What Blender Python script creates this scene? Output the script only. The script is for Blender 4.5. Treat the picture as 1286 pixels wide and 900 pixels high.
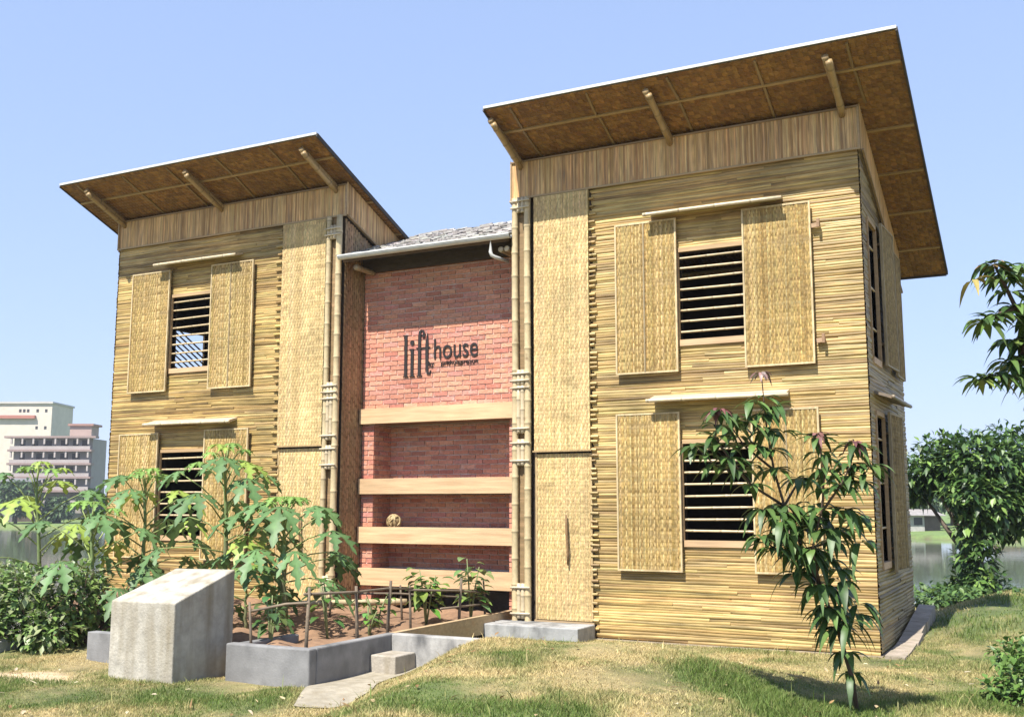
import bpy, math, random
import numpy as np
from mathutils import Vector, Matrix
random.seed(7); rng = np.random.default_rng(7)
S = bpy.context.scene; COL = S.collection
for o in list(bpy.data.objects): bpy.data.objects.remove(o, do_unlink=True)

# ---------------------------------------------------------------- camera, sky, sun, exposure
F = 1328.8; PITCH = .1374; YAW = .4802; CAM = Vector((6.135, -11.842, 1.569))
cd = bpy.data.cameras.new('camera'); cam = bpy.data.objects.new('camera', cd); COL.objects.link(cam)
cd.sensor_width = 36; cd.lens = F/1286*36; cd.clip_end = 6000; cd.clip_start = .05
cam.location = CAM; cam.rotation_euler = (math.pi/2+PITCH, 0, YAW); S.camera = cam
SUN = Vector((-.13, -1, 1.5)).normalized()
w = bpy.data.worlds.new('World'); S.world = w; w.use_nodes = True
nt = w.node_tree; bg = nt.nodes['Background']
sk = nt.nodes.new('ShaderNodeTexSky'); sk.sky_type = 'NISHITA'; sk.sun_disc = False
sk.sun_elevation = math.asin(SUN.z); sk.sun_rotation = math.atan2(SUN.x, SUN.y)
sk.air_density = 1.2; sk.dust_density = .2; sk.ozone_density = 2.5; sk.altitude = 0
gm_ = nt.nodes.new('ShaderNodeGamma'); gm_.inputs[1].default_value = .34; nt.links.new(sk.outputs[0], gm_.inputs[0])   # pale, even tropical sky
sc_ = nt.nodes.new('ShaderNodeVectorMath'); sc_.operation = 'MULTIPLY'; sc_.inputs[1].default_value = (2.02, 2.36, 3.25); nt.links.new(gm_.outputs[0], sc_.inputs[0])
nt.links.new(sc_.outputs[0], bg.inputs[0]); bg.inputs[1].default_value = .1
sl = bpy.data.lights.new('sun', 'SUN'); sl.energy = 5.0; sl.angle = math.radians(.5); sl.color = (1, .95, .86)
so = bpy.data.objects.new('sun', sl); COL.objects.link(so); so.rotation_euler = (-SUN).to_track_quat('-Z', 'Y').to_euler()
so.location = (0, -20, 40)
S.view_settings.view_transform = 'Standard'; S.view_settings.look = 'None'
S.view_settings.exposure = .95; S.view_settings.gamma = 1

# ---------------------------------------------------------------- pixel helpers (layout only)
fw = Vector((-math.sin(YAW)*math.cos(PITCH), math.cos(YAW)*math.cos(PITCH), math.sin(PITCH)))
rt = Vector((math.cos(YAW), math.sin(YAW), 0)); up = rt.cross(fw)
fh = Vector((-math.sin(YAW), math.cos(YAW), 0))
def at(x, y, d): return CAM+(rt*((x-643)/F)-up*((y-450)/F)+fw)*d

# ---------------------------------------------------------------- mesh builder
class MB:
    def __init__(s): s.v = []; s.f = []; s.c = []
    def add(s, vs, fs, col):
        n = len(s.v); s.v.extend([tuple(p) for p in vs]); s.f.extend([tuple(i+n for i in f) for f in fs])
        if isinstance(col, list): s.c.extend(col)
        else: s.c.extend([col]*len(vs))
    def box(s, p, q, col=(1,1,1)):
        x0,y0,z0 = p; x1,y1,z1 = q
        s.add([(x0,y0,z0),(x1,y0,z0),(x1,y1,z0),(x0,y1,z0),(x0,y0,z1),(x1,y0,z1),(x1,y1,z1),(x0,y1,z1)],
              [(0,3,2,1),(4,5,6,7),(0,1,5,4),(1,2,6,5),(2,3,7,6),(3,0,4,7)], col)
    def hexa(s, b, t, col=(1,1,1)):
        s.add(list(b)+list(t), [(3,2,1,0),(4,5,6,7),(0,1,5,4),(1,2,6,5),(2,3,7,6),(3,0,4,7)], col)
    def bar(s, a, b, wd, th, upv=(0,0,1), col=(1,1,1)):
        a = Vector(a); b = Vector(b); d = (b-a).normalized(); sd = d.cross(Vector(upv)).normalized()*wd/2; u = sd.cross(d).normalized()*th/2
        s.hexa([a-sd-u, a+sd-u, b+sd-u, b-sd-u], [a-sd+u, a+sd+u, b+sd+u, b-sd+u], col)
    def tube(s, pts, rad, n=8, col=(1,1,1), cap=True):
        pts = [Vector(p) for p in pts]; m = len(pts)
        if not hasattr(rad, '__len__'): rad = [rad]*m
        d0 = (pts[-1]-pts[0]).normalized(); ref = Vector((0,0,1)) if abs(d0.z) < .9 else Vector((1,0,0))
        vs = []; cs = []
        for i in range(m):
            d = (pts[min(i+1,m-1)]-pts[max(i-1,0)])
            d = d.normalized() if d.length > 1e-9 else d0
            a = d.cross(ref).normalized(); b = a.cross(d)
            for k in range(n):
                t = 2*math.pi*k/n; vs.append(pts[i]+(a*math.cos(t)+b*math.sin(t))*rad[i])
                cs.append(col[i] if isinstance(col, list) else col)
        fs = [(i*n+k, i*n+(k+1)%n, (i+1)*n+(k+1)%n, (i+1)*n+k) for i in range(m-1) for k in range(n)]
        if cap: fs += [tuple(range(n-1,-1,-1)), tuple((m-1)*n+k for k in range(n))]
        s.add(vs, fs, cs)
    def bamboo(s, a, b, r, col=(.5,.38,.19), node=.32, n=9):
        a = Vector(a); b = Vector(b); L = (b-a).length; d = (b-a)/L; t = random.uniform(0, node*.5)
        pts = [a]; rad = [r]; cs = [col]; dk = tuple(c*.55 for c in col); lt = tuple(min(1,c*1.12) for c in col)
        side = d.cross(Vector((.3,.7,.2))).normalized()
        while t < L-.03:
            for q, rr, cc in ((-.03, r, col), (-.008, r*1.1, dk), (.008, r*1.1, lt), (.03, r, col)):
                if 0 < t+q < L: pts.append(a+d*(t+q)+side*math.sin(t*1.7)*r*.12); rad.append(rr); cs.append(cc)
            t += node*random.uniform(.85, 1.15)
        pts.append(b); rad.append(r*.97); cs.append(col)
        s.tube(pts, rad, n, cs)
    def leaf(s, p, d, upv, L, W, droop, col, fold=.25, seg=4):
        p = Vector(p); d = Vector(d).normalized(); sd = d.cross(Vector(upv))
        if sd.length < 1e-3: sd = d.cross(Vector((1,0,0)))
        sd.normalize(); u = sd.cross(d).normalized(); vs = []; fs = []; cs = []
        mid = tuple(min(1, c*1.25) for c in col)
        for i in range(seg+1):
            t = i/seg; wv = W*.5*(math.sin(math.pi*min(1, t**.8))*.98+.03)
            c = p+d*(L*t*(1-.18*droop*t))-Vector((0,0,1))*(droop*L*t*t)
            vs += [c-sd*wv+u*wv*fold, c, c+sd*wv+u*wv*fold]; cs += [col, mid, col]
        for i in range(seg):
            a = i*3; fs += [(a,a+1,a+4,a+3), (a+1,a+2,a+5,a+4)]
        s.add(vs, fs, cs)
    def build(s, name, mat, parent=None, smooth=False, org=None):
        o0 = Vector(org) if org is not None else (parent.get('_w') and Vector(parent['_w'])) if parent else None
        vs = np.array(s.v, dtype=np.float64).reshape(-1, 3)
        if o0: vs = vs-np.array(o0)
        me = bpy.data.meshes.new(name); me.from_pydata(vs.tolist(), [], s.f)
        at_ = me.attributes.new('Col', 'FLOAT_COLOR', 'POINT')
        ca = np.ones((len(s.v), 4), np.float32); ca[:, :3] = np.array(s.c, np.float32).reshape(-1, 3)
        at_.data.foreach_set('color', ca.ravel())
        if smooth: me.polygons.foreach_set('use_smooth', [True]*len(me.polygons))
        me.materials.append(mat); me.update()
        o = bpy.data.objects.new(name, me); COL.objects.link(o)
        if parent: o.parent = parent
        if org is not None and not parent: o.location = org
        o['_w'] = list(o0) if o0 else [0.,0.,0.]
        return o
def thing(name, loc, label, cat, group=None):
    e = bpy.data.objects.new(name, None); COL.objects.link(e); e.location = loc; e.empty_display_size = .2
    e['_w'] = list(loc); e['label'] = label; e['category'] = cat
    if group: e['group'] = group
    return e
def tag(o, label, cat, group=None):
    o['label'] = label; o['category'] = cat
    if group: o['group'] = group
    return o
def struct(o, kind='structure'): o['kind'] = kind; return o

# ---------------------------------------------------------------- materials
def M(name, rough=.7, ns=(6,6,6), amt=.25, bump=0., bscale=None, base=None, spec=.5, tint=None, trans=0., big=0., metal=0., gain=.8):
    m = bpy.data.materials.new(name); m.use_nodes = True; t = m.node_tree; N = t.nodes; L = t.links; p = N['Principled BSDF']
    p.inputs['Roughness'].default_value = rough; p.inputs['Specular IOR Level'].default_value = spec; p.inputs['Metallic'].default_value = metal
    if base is None:
        a = N.new('ShaderNodeAttribute'); a.attribute_name = 'Col'; c = a.outputs['Color']
    else:
        a = N.new('ShaderNodeRGB'); a.outputs[0].default_value = (*base, 1); c = a.outputs[0]
    g = N.new('ShaderNodeNewGeometry'); mp = N.new('ShaderNodeMapping'); mp.inputs['Scale'].default_value = ns; L.new(g.outputs['Position'], mp.inputs[0])
    nz = N.new('ShaderNodeTexNoise'); nz.inputs['Scale'].default_value = 1; nz.inputs['Detail'].default_value = 5; nz.inputs['Roughness'].default_value = .62; L.new(mp.outputs[0], nz.inputs[0])
    mr = N.new('ShaderNodeMapRange'); mr.inputs[1].default_value = .25; mr.inputs[2].default_value = .75; mr.inputs[3].default_value = (1-amt)*gain; mr.inputs[4].default_value = (1+amt)*gain; L.new(nz.outputs[0], mr.inputs[0])
    f = mr.outputs[0]
    if big:
        n2 = N.new('ShaderNodeTexNoise'); n2.inputs['Scale'].default_value = 1.1; n2.inputs['Detail'].default_value = 3; L.new(g.outputs['Position'], n2.inputs[0])
        m2 = N.new('ShaderNodeMapRange'); m2.inputs[1].default_value = .3; m2.inputs[2].default_value = .7; m2.inputs[3].default_value = 1-big; m2.inputs[4].default_value = 1+big; L.new(n2.outputs[0], m2.inputs[0])
        mm = N.new('ShaderNodeMath'); mm.operation = 'MULTIPLY'; L.new(f, mm.inputs[0]); L.new(m2.outputs[0], mm.inputs[1]); f = mm.outputs[0]
    mx = N.new('ShaderNodeVectorMath'); mx.operation = 'SCALE'; L.new(c, mx.inputs[0]); L.new(f, mx.inputs['Scale'])
    out = mx.outputs[0]
    if tint:  # second colour in patches (stains, moss, wear)
        tc, ts, lo, hi = tint
        n3 = N.new('ShaderNodeTexNoise'); n3.inputs['Detail'].default_value = 6; n3.inputs['Scale'].default_value = 1; mp3 = N.new('ShaderNodeMapping'); mp3.inputs['Scale'].default_value = ts if hasattr(ts, '__len__') else (ts,)*3
        L.new(g.outputs['Position'], mp3.inputs[0]); L.new(mp3.outputs[0], n3.inputs[0])
        m3 = N.new('ShaderNodeMapRange'); m3.inputs[1].default_value = lo; m3.inputs[2].default_value = hi; L.new(n3.outputs[0], m3.inputs[0])
        xx = N.new('ShaderNodeMix'); xx.data_type = 'RGBA'; L.new(m3.outputs[0], xx.inputs[0]); L.new(out, xx.inputs[6]); xx.inputs[7].default_value = (tc[0]*gain, tc[1]*gain, tc[2]*gain, 1); out = xx.outputs[2]
    L.new(out, p.inputs['Base Color'])
    if bump:
        b = N.new('ShaderNodeBump'); b.inputs['Strength'].default_value = bump; b.inputs['Distance'].default_value = .01
        if bscale:
            nb = N.new('ShaderNodeTexNoise'); nb.inputs['Scale'].default_value = bscale; nb.inputs['Detail'].default_value = 6; L.new(g.outputs['Position'], nb.inputs[0]); L.new(nb.outputs[0], b.inputs['Height'])
        else: L.new(nz.outputs[0], b.inputs['Height'])
        L.new(b.outputs[0], p.inputs['Normal'])
    if trans:
        tr = N.new('ShaderNodeBsdfTranslucent'); L.new(out, tr.inputs[0]); ms = N.new('ShaderNodeMixShader'); ms.inputs[0].default_value = trans
        L.new(p.outputs[0], ms.inputs[1]); L.new(tr.outputs[0], ms.inputs[2]); L.new(ms.outputs[0], N['Material Output'].inputs[0])
    return m
m_cane = M('bamboo_cane', .5, (5,5,60), .32, .25, spec=.4, big=.26, tint=((.27,.185,.08), (1.3,1.3,30), .58, .84), gain=.70)
m_vcane = M('bamboo_slat', .65, (50,50,3), .3, .25, big=.12, tint=((.24,.17,.11), (30,30,2.2), .55, .8), gain=0.85)
m_weave = M('woven_bamboo', .6, (40,40,12), .34, .2, spec=.3, big=.18, tint=((.34,.24,.11), (3,3,7), .56, .85), gain=.76)
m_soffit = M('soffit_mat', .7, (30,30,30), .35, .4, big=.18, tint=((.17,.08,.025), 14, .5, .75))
m_pole = M('bamboo_pole', .42, (14,14,14), .22, .15, spec=.5, tint=((.22,.14,.07), 7, .62, .8))
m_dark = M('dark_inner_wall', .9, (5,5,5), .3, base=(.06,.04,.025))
m_brick = M('brick', .9, (26,26,40), .34, .8, big=.12, tint=((.62,.47,.42), 9, .6, .8), gain=0.82)
m_mortar = M('mortar', .95, (25,25,25), .2, .4, base=(.74,.60,.53))
m_plank = M('ledge_plank', .7, (2,20,30), .22, .3, big=.12, tint=((.50,.31,.16), (1.2,8,22), .52, .8))
m_conc = M('concrete', .9, (9,9,9), .25, .6, 45, tint=((.27,.23,.16), (7,7,1.0), .44, .74), big=.1, gain=0.85)
m_conc_g = M('grey_cement', .85, (6,6,6), .22, .3, 50, tint=((.13,.13,.13), (4,4,2.2), .5, .7), big=.2)
m_metal = M('white_metal', .45, (8,8,8), .15, base=(.56,.56,.545), spec=.6, tint=((.5,.47,.42), 3, .6, .8), gain=1)
m_shake = M('roof_shake', .9, (20,20,20), .35, .4, big=.2)
m_leaf = M('leaf', .42, (9,9,9), .25, spec=.45, trans=.22, gain=1)
m_pleaf = M('papaya_leaf', .5, (8,8,8), .28, .3, spec=.4, trans=.2, gain=1.1)
m_mleaf = M('mango_leaf', .45, (12,12,12), .3, .1, spec=.4, trans=.15, gain=0.95)
m_stem = M('stem', .75, (14,14,14), .25, .3, gain=0.9)
m_bark = M('bark', .9, (12,12,5), .35, .6)
m_grass = M('grass', .6, (3,3,3), .15, trans=.25, spec=.25, gain=1.05)
m_soil = M('soil', .95, (8,8,8), .3, .8, 26, base=(.28,.165,.095), big=.2)
m_ground = M('ground', .95, (7,7,7), .3, .7, 24, big=.2, gain=1.0)
m_black = M('black_letter', .6, (5,5,5), .1, base=(.018,.012,.011))
m_plaster = M('plaster', .85, (.3,.3,.3), .08, big=.05, gain=0.72)
m_tin = M('rusty_tin', .6, (2,2,2), .35, .2)
m_wood = M('grey_stick', .85, (10,10,30), .3, .3)
m_petal = M('petal', .6, (5,5,5), .1, gain=0.9)

# ---------------------------------------------------------------- ground heights
def ss(t): t = np.clip(t, 0, 1); return t*t*(3-2*t)
def near_z(x, y):
    e = .02-.33*(y+2.6)                                  # left edge of the mound
    d = x-np.clip(e, -.2, 3)
    mound = .30*ss(d/1.15)*(1-ss((x-2.6)/2.6))*(1-ss((y+2.75)/1.5))
    left = -.085+.085*ss(d/1.0)
    left = np.where(y > -1.5, np.where(x > -.2, 0, left), left)
    right = .30*ss((y-.2)/3.2)*ss((x-4.0)/1.2)
    bumps = .018*np.sin(x*2.1+y*1.3)+.014*np.sin(x*4.7-y*3.1+1)
    amp = ss((-.4-y)/.8)+ss((x-5.2)/.5)
    return left+mound+right+bumps*np.clip(amp, 0, 1)
def ground_z(x, y):
    x = np.asarray(x, float); y = np.asarray(y, float)
    s = np.maximum(y-9.5+.6*np.sin(x*.9), -10.5-x+.5*np.sin(y*.8))
    z = near_z(x, y)-.25*ss((y-4)/5)-2.5*ss(s/4.5)
    r = np.hypot(x-6, y+12); th = np.arctan2(x-6, y+12)     # 0 = +Y, negative to the left
    R = 100+55*ss((-th-.05)/.75)+2.5*np.sin(th*31)+1.5*np.sin(th*73)
    return z+1.75*ss((r-R)/5)*(s > 5)+.7*ss((r-R-8)/40)*(s > 5)
GREEN = np.array((.085,.115,.03)); STRAW = np.array((.42,.33,.155)); DIRT = np.array((.45,.34,.22))
_LAT = rng.random((256, 256))
def vnoise(x, y, sc):
    u = np.asarray(x)/sc+1000; v = np.asarray(y)/sc+1000; i = np.floor(u).astype(int); j = np.floor(v).astype(int); f = ss(u-i); g_ = ss(v-j); L_ = lambda a, b: _LAT[a % 256, b % 256]
    return (L_(i,j)*(1-f)+L_(i+1,j)*f)*(1-g_)+(L_(i,j+1)*(1-f)+L_(i+1,j+1)*f)*g_
def patch(x, y):   # where the lawn is dry: 0 green .. 1 straw
    v = .5+1.1*(vnoise(x,y,.9)-.5)+.9*(vnoise(x,y,.3)-.5)+.7*(vnoise(x,y,.1)-.5)
    green_low = np.exp(-(((x-3.9)/.8)**2+((y+3.55)/.5)**2))+.9*np.exp(-(((x-2.9)/1.1)**2+((y+5.65)/.4)**2))+.8*np.exp(-(((x-4.9)/.7)**2+((y+4.2)/.5)**2))+.75*np.exp(-(((x-5.6)/.9)**2+((y-3.5)/3.2)**2))  # first patch: greener grass, its dark tone also standing for a cast shadow
    left_green = .35*np.exp(-(((x+1.5)/2)**2+((y+5.3)/.5)**2))
    return np.clip(.25+.8*v-1.1*green_low-left_green, 0, 1)
NA = 900
ang = np.linspace(0, 2*math.pi, NA, endpoint=False)
rad = np.concatenate([np.linspace(.5, 4, 8), np.linspace(4.2, 28, 190), np.geomspace(28.6, 95, 45), np.linspace(97, 175, 50), np.geomspace(182, 4000, 28)])
A, Rr = np.meshgrid(ang, rad); gx = 6.135+np.sin(A)*Rr; gy = -11.842+np.cos(A)*Rr; gzz = ground_z(gx, gy)
gv = np.stack([gx, gy, gzz], -1).reshape(-1, 3); nr = len(rad)
gm = MB(); gm.v = [tuple(p) for p in gv.tolist()]
gm.f = [(i*NA+k, i*NA+(k+1)%NA, (i+1)*NA+(k+1)%NA, (i+1)*NA+k) for i in range(nr-1) for k in range(NA)]
pt = patch(gx, gy).reshape(-1, 1); gcol = GREEN*.9*(1-pt)+STRAW*.62*pt
for (cx, cy, sx, sy) in ((-3.1,-4.6,.75,.22), (-3.0,-5.25,.5,.16)):
    k = np.exp(-(((gx-cx)/sx)**2+((gy-cy)/sy)**2)**2).reshape(-1, 1); gcol = gcol*(1-k)+DIRT*k
far = (gzz < -.5).reshape(-1, 1)*1.; gcol = gcol*(1-far)+np.array((.12,.10,.05))*far
fr = ((Rr > 80) & (gzz > -1.45)).reshape(-1, 1)*1.; gcol = gcol*(1-fr)+np.array((.13,.19,.05))*fr
gm.c = gcol.tolist()
struct(gm.build('ground', m_ground, smooth=True))

# lake
wm = bpy.data.materials.new('lake_water'); wm.use_nodes = True; t = wm.node_tree; p = t.nodes['Principled BSDF']
p.inputs['Base Color'].default_value = (.10,.115,.075,1); p.inputs['Roughness'].default_value = .06; p.inputs['IOR'].default_value = 1.33
g = t.nodes.new('ShaderNodeNewGeometry'); mp = t.nodes.new('ShaderNodeMapping'); mp.inputs['Scale'].default_value = (1.2,1.2,1); t.links.new(g.outputs['Position'], mp.inputs[0])
nz = t.nodes.new('ShaderNodeTexNoise'); nz.inputs['Scale'].default_value = 1; nz.inputs['Detail'].default_value = 4; t.links.new(mp.outputs[0], nz.inputs[0])
b = t.nodes.new('ShaderNodeBump'); b.inputs['Strength'].default_value = .1; b.inputs['Distance'].default_value = .05; t.links.new(nz.outputs[0], b.inputs['Height']); t.links.new(b.outputs[0], p.inputs['Normal'])
q = MB(); q.add([(-400,-300,-1.5),(400,-300,-1.5),(400,400,-1.5),(-400,400,-1.5)], [(0,1,2,3)], (1,1,1)); struct(q.build('lake', wm))

# ---------------------------------------------------------------- cladding generators
def fr_front(Y):  return lambda a, o, z: (a, Y-o, z)           # a = X, outward -Y
def fr_right(X):  return lambda a, o, z: (X+o, a, z)           # a = Y, outward +X
def fr_left(X):   return lambda a, o, z: (X-o, a, z)
def fr_back(Y):   return lambda a, o, z: (a, Y+o, z)
CANE = [(.60,.42,.158),(.54,.366,.126),(.65,.472,.192),(.47,.314,.112),(.63,.457,.196),(.36,.23,.084),(.57,.394,.143),(.51,.35,.138),(.59,.41,.148)]
def pick(pal, j=.12):
    c = random.choice(pal); k = random.uniform(1-j, 1+j); return tuple(v*k*random.uniform(.96,1.04) for v in c)
def half_round(mb, fr, pts, r, flat, cols):
    n = 5; vs = []; cs = []
    for (a, z, nx, nz), c in zip(pts, cols):
        for k in range(n):
            th = math.radians(-90+180*k/(n-1)); vs.append(fr(a+nx*math.sin(th)*r, math.cos(th)*r*flat, z+nz*math.sin(th)*r)); cs.append(c)
    m = len(pts); fs = [(i*n+k, i*n+k+1, (i+1)*n+k+1, (i+1)*n+k) for i in range(m-1) for k in range(n-1)]
    mb.add(vs, fs, cs)
def canes_h(mb, fr, a0, a1, z0, z1, holes=(), pitch=.031, ztop=None, rag=None, pal=CANE, step=.28):
    z = z0+pitch*.5
    while z < z1:
        hs = [(h0, h1) for h0, h1, k0, k1 in holes if k0-.012 < z < k1+.012]
        st = a0 if rag is None or rag[0] is None else a0+random.uniform(-rag[0], rag[0]*.4)
        en = a1 if rag is None or rag[1] is None else a1+random.uniform(-rag[1]*.4, rag[1])
        if ztop: en = min(en, ztop(z))
        iv = []; c = st
        for h0, h1 in sorted(hs): iv.append((c, h0)); c = h1
        iv.append((c, en))
        for (b0, b1) in iv:
            if b1-b0 < .03: continue
            x = b0
            while x < b1-1e-4:
                e = min(b1, x+random.uniform(.9, 2.6))
                if b1-e < .25: e = b1
                n = max(2, int((e-x)/step)+1); r0 = pitch*random.uniform(.54, .72); tilt = random.uniform(-.009, .009); ph = random.uniform(0, 6); base = pick(pal)
                amp = random.uniform(.001, .007); pts = []; cols = []
                for i in range(n+1):
                    tt = i/n; q = x+(e-x)*tt; pts.append((q, z+tilt*(tt-.5)*2+amp*math.sin(ph+q*3.1), 0, 1)); k = random.uniform(.84, 1.1)
                    if random.random() < .1: k = .6
                    cols.append(tuple(v*k for v in base))
                off = random.uniform(0, .010); half_round(mb, lambda a, o, zz, off=off: fr(a, o+off, zz), pts, r0, .6, cols); x = e
        z += pitch*random.uniform(.9, 1.1)
SLAT = [(.62,.385,.165),(.68,.43,.195),(.54,.325,.135),(.72,.475,.22),(.44,.255,.10),(.64,.40,.175)]
def backing(mb, fr, a0, a1, z0, z1, holes):
    cuts = sorted({a0, a1, *[min(max(h[i], a0), a1) for h in holes for i in (0, 1)]})
    for c0, c1 in zip(cuts, cuts[1:]):
        mid = (c0+c1)/2; lo = z0; iv = []
        for k0, k1 in sorted((h[2], h[3]) for h in holes if h[0] < mid < h[1]): iv.append((lo, k0)); lo = k1
        iv.append((lo, z1))
        for l, h in iv: mb.add([fr(c0,.004,l), fr(c1,.004,l), fr(c1,.004,h), fr(c0,.004,h)], [(0,1,2,3)], (.36,.24,.09))
def slats_v(mb, fr, a0, a1, zlo, zhi, pitch=.024, pal=SLAT, flat=.45):
    a = a0+pitch*.5
    while a < a1:
        l, h = zlo(a), zhi(a); base = pick(pal); n = 4; ph = random.uniform(0, 6); pts = []; cols = []
        for i in range(n+1):
            tt = i/n; pts.append((a+.0025*math.sin(ph+tt*4), l+(h-l)*tt, 1, 0)); k = random.uniform(.82, 1.12); cols.append(tuple(v*k for v in base))
        half_round(mb, fr, pts, pitch*.56, flat, cols); a += pitch*random.uniform(.85, 1.12)
WEAVE = [(.585,.415,.16),(.515,.35,.126),(.665,.49,.22),(.545,.38,.145),(.41,.27,.088)]
PALE = [(.74,.545,.26),(.67,.48,.215),(.80,.60,.30),(.71,.515,.235)]
def weave(mb, fr, a0, a1, z0, z1, pu=.0165, pv=.044, amp=.003, pal=WEAVE, off=.008, top=None, kw=.62):
    nu = max(2, round((a1-a0)/pu)); nv = max(2, round((z1-z0)/pv)); du = (a1-a0)/nu; dv = (z1-z0)/nv
    for i in range(nu):                                             # uprights, over two under one
        a = a0+(i+.5)*du; w0 = du*.46; base = pick(pal, .16); vs = []; cs = []; ph = (i*2) % 3 if random.random() > .35 else random.randint(0, 2)
        for j in range(2*nv+1):
            z = z0+j*dv/2
            if top and z > top(a): break
            s_ = ((j//2+ph) % 3); o = off+amp*(1 if s_ != 2 else -1)*(.55 if j % 2 == 0 else 1); dx = random.uniform(-.0018, .0018); k = random.uniform(.8, 1.14)
            cc = tuple(v*k for v in base)
            vs += [fr(a-w0+dx, o-.002, z), fr(a+dx, o+.0015, z), fr(a+w0+dx, o-.002, z)]; cs += [cc]*3
        m = len(vs)//3
        mb.add(vs, [q for j in range(m-1) for q in ((j*3,j*3+1,j*3+4,j*3+3), (j*3+1,j*3+2,j*3+5,j*3+4))], cs)
    for j in range(nv):                                             # weft
        z = z0+(j+.5)*dv; w0 = dv*.40; base = pick(pal, .12); k = kw
        if top and z+w0 > top(a1): continue
        vs = []; n = nu
        for i in range(n+1):
            a = a0+i*du; vs += [fr(a, off-.002, z-w0), fr(a, off-.0005, z+w0)]
        mb.add(vs, [(2*i,2*i+2,2*i+3,2*i+1) for i in range(n)], tuple(v*k for v in base))
def wall_core(mb, fr, th, a0, a1, z0, ztop, holes=()):
    cuts = sorted({a0, a1, *[h[0] for h in holes], *[h[1] for h in holes]}); cuts = [c for c in cuts if a0 <= c <= a1]
    for c0, c1 in zip(cuts, cuts[1:]):
        if c1-c0 < 1e-4: continue
        mid = (c0+c1)/2; zs = sorted((h[2], h[3]) for h in holes if h[0] < mid < h[1]); lo = z0; iv = []
        for k0, k1 in zs: iv.append((lo, k0)); lo = k1
        iv.append((lo, None))
        for l, h in iv:
            ha, hb = (ztop(c0), ztop(c1)) if h is None else (h, h)
            P = lambda a, o, z: Vector(fr(a, o, z))
            mb.hexa([P(c0,-th,l), P(c1,-th,l), P(c1,-.004,l), P(c0,-.004,l)], [P(c0,-th,ha), P(c1,-th,hb), P(c1,-.004,hb), P(c0,-.004,ha)])

SLOPE = .41; D = 2.75
STRAWC = (.62,.49,.26)
def make_shutter(win, fr, a0, a1, z0, z1, mid=None, lean=0., label=None, shade_tone=False):
    """framed woven panel standing off the wall on two battens; swings by `lean` about its left edge"""
    mb = MB(); th = .012; base = .075; jt = random.uniform(-.008, .008)
    def f(a, o, z): return fr(a+jt*(z-z0)/(z1-z0), base+o+lean*(a-a0), z)
    pal = [tuple(v*.62 for v in c) for c in WEAVE] if shade_tone else WEAVE  # side wall shade painted in: darkened copy of the weave palette and frame
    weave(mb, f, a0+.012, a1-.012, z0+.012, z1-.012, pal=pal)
    frc = tuple(v*(.6 if shade_tone else 1) for v in (.70,.55,.32)); w = .02
    for (p0, p1) in (((a0,z0),(a0,z1)), ((a1,z0),(a1,z1))):
        mb.hexa([f(p0[0]-w/2,-.012,z0), f(p0[0]+w/2,-.012,z0), f(p0[0]+w/2,.018,z0), f(p0[0]-w/2,.018,z0)], [f(p0[0]-w/2,-.012,z1), f(p0[0]+w/2,-.012,z1), f(p0[0]+w/2,.018,z1), f(p0[0]-w/2,.018,z1)], frc)
    for z in (z0, z1-w):
        mb.hexa([f(a0+w/2,-.012,z), f(a1-w/2,-.012,z), f(a1-w/2,.016,z), f(a0+w/2,.016,z)], [f(a0+w/2,-.012,z+w), f(a1-w/2,-.012,z+w), f(a1-w/2,.016,z+w), f(a0+w/2,.016,z+w)], frc)
    if mid: mb.hexa([f(mid-.008,.012,z0+w), f(mid+.008,.012,z0+w), f(mid+.008,.02,z0+w), f(mid-.008,.02,z0+w)], [f(mid-.008,.012,z1-w), f(mid+.008,.012,z1-w), f(mid+.008,.02,z1-w), f(mid-.008,.02,z1-w)], tuple(v*.55 for v in frc))
    back = [f(a0,-.010,z0), f(a1,-.010,z0), f(a1,-.010,z1), f(a0,-.010,z1)]; mb.add(back, [(0,1,2,3)], tuple(v*.75 for v in WEAVE[0]))
    for z in (z0+.25, z1-.25):                                     # battens that hold it off the wall
        mb.hexa([f(a0+.05,-.07,z), f(a1-.05,-.07,z), f(a1-.05,-.013,z), f(a0+.05,-.013,z)], [f(a0+.05,-.07,z+.03), f(a1-.05,-.07,z+.03), f(a1-.05,-.013,z+.03), f(a0+.05,-.013,z+.03)], (.3,.2,.1))
    o = mb.build('shutter', m_weave, win)
    if label: o['label'] = label
    return o
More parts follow.
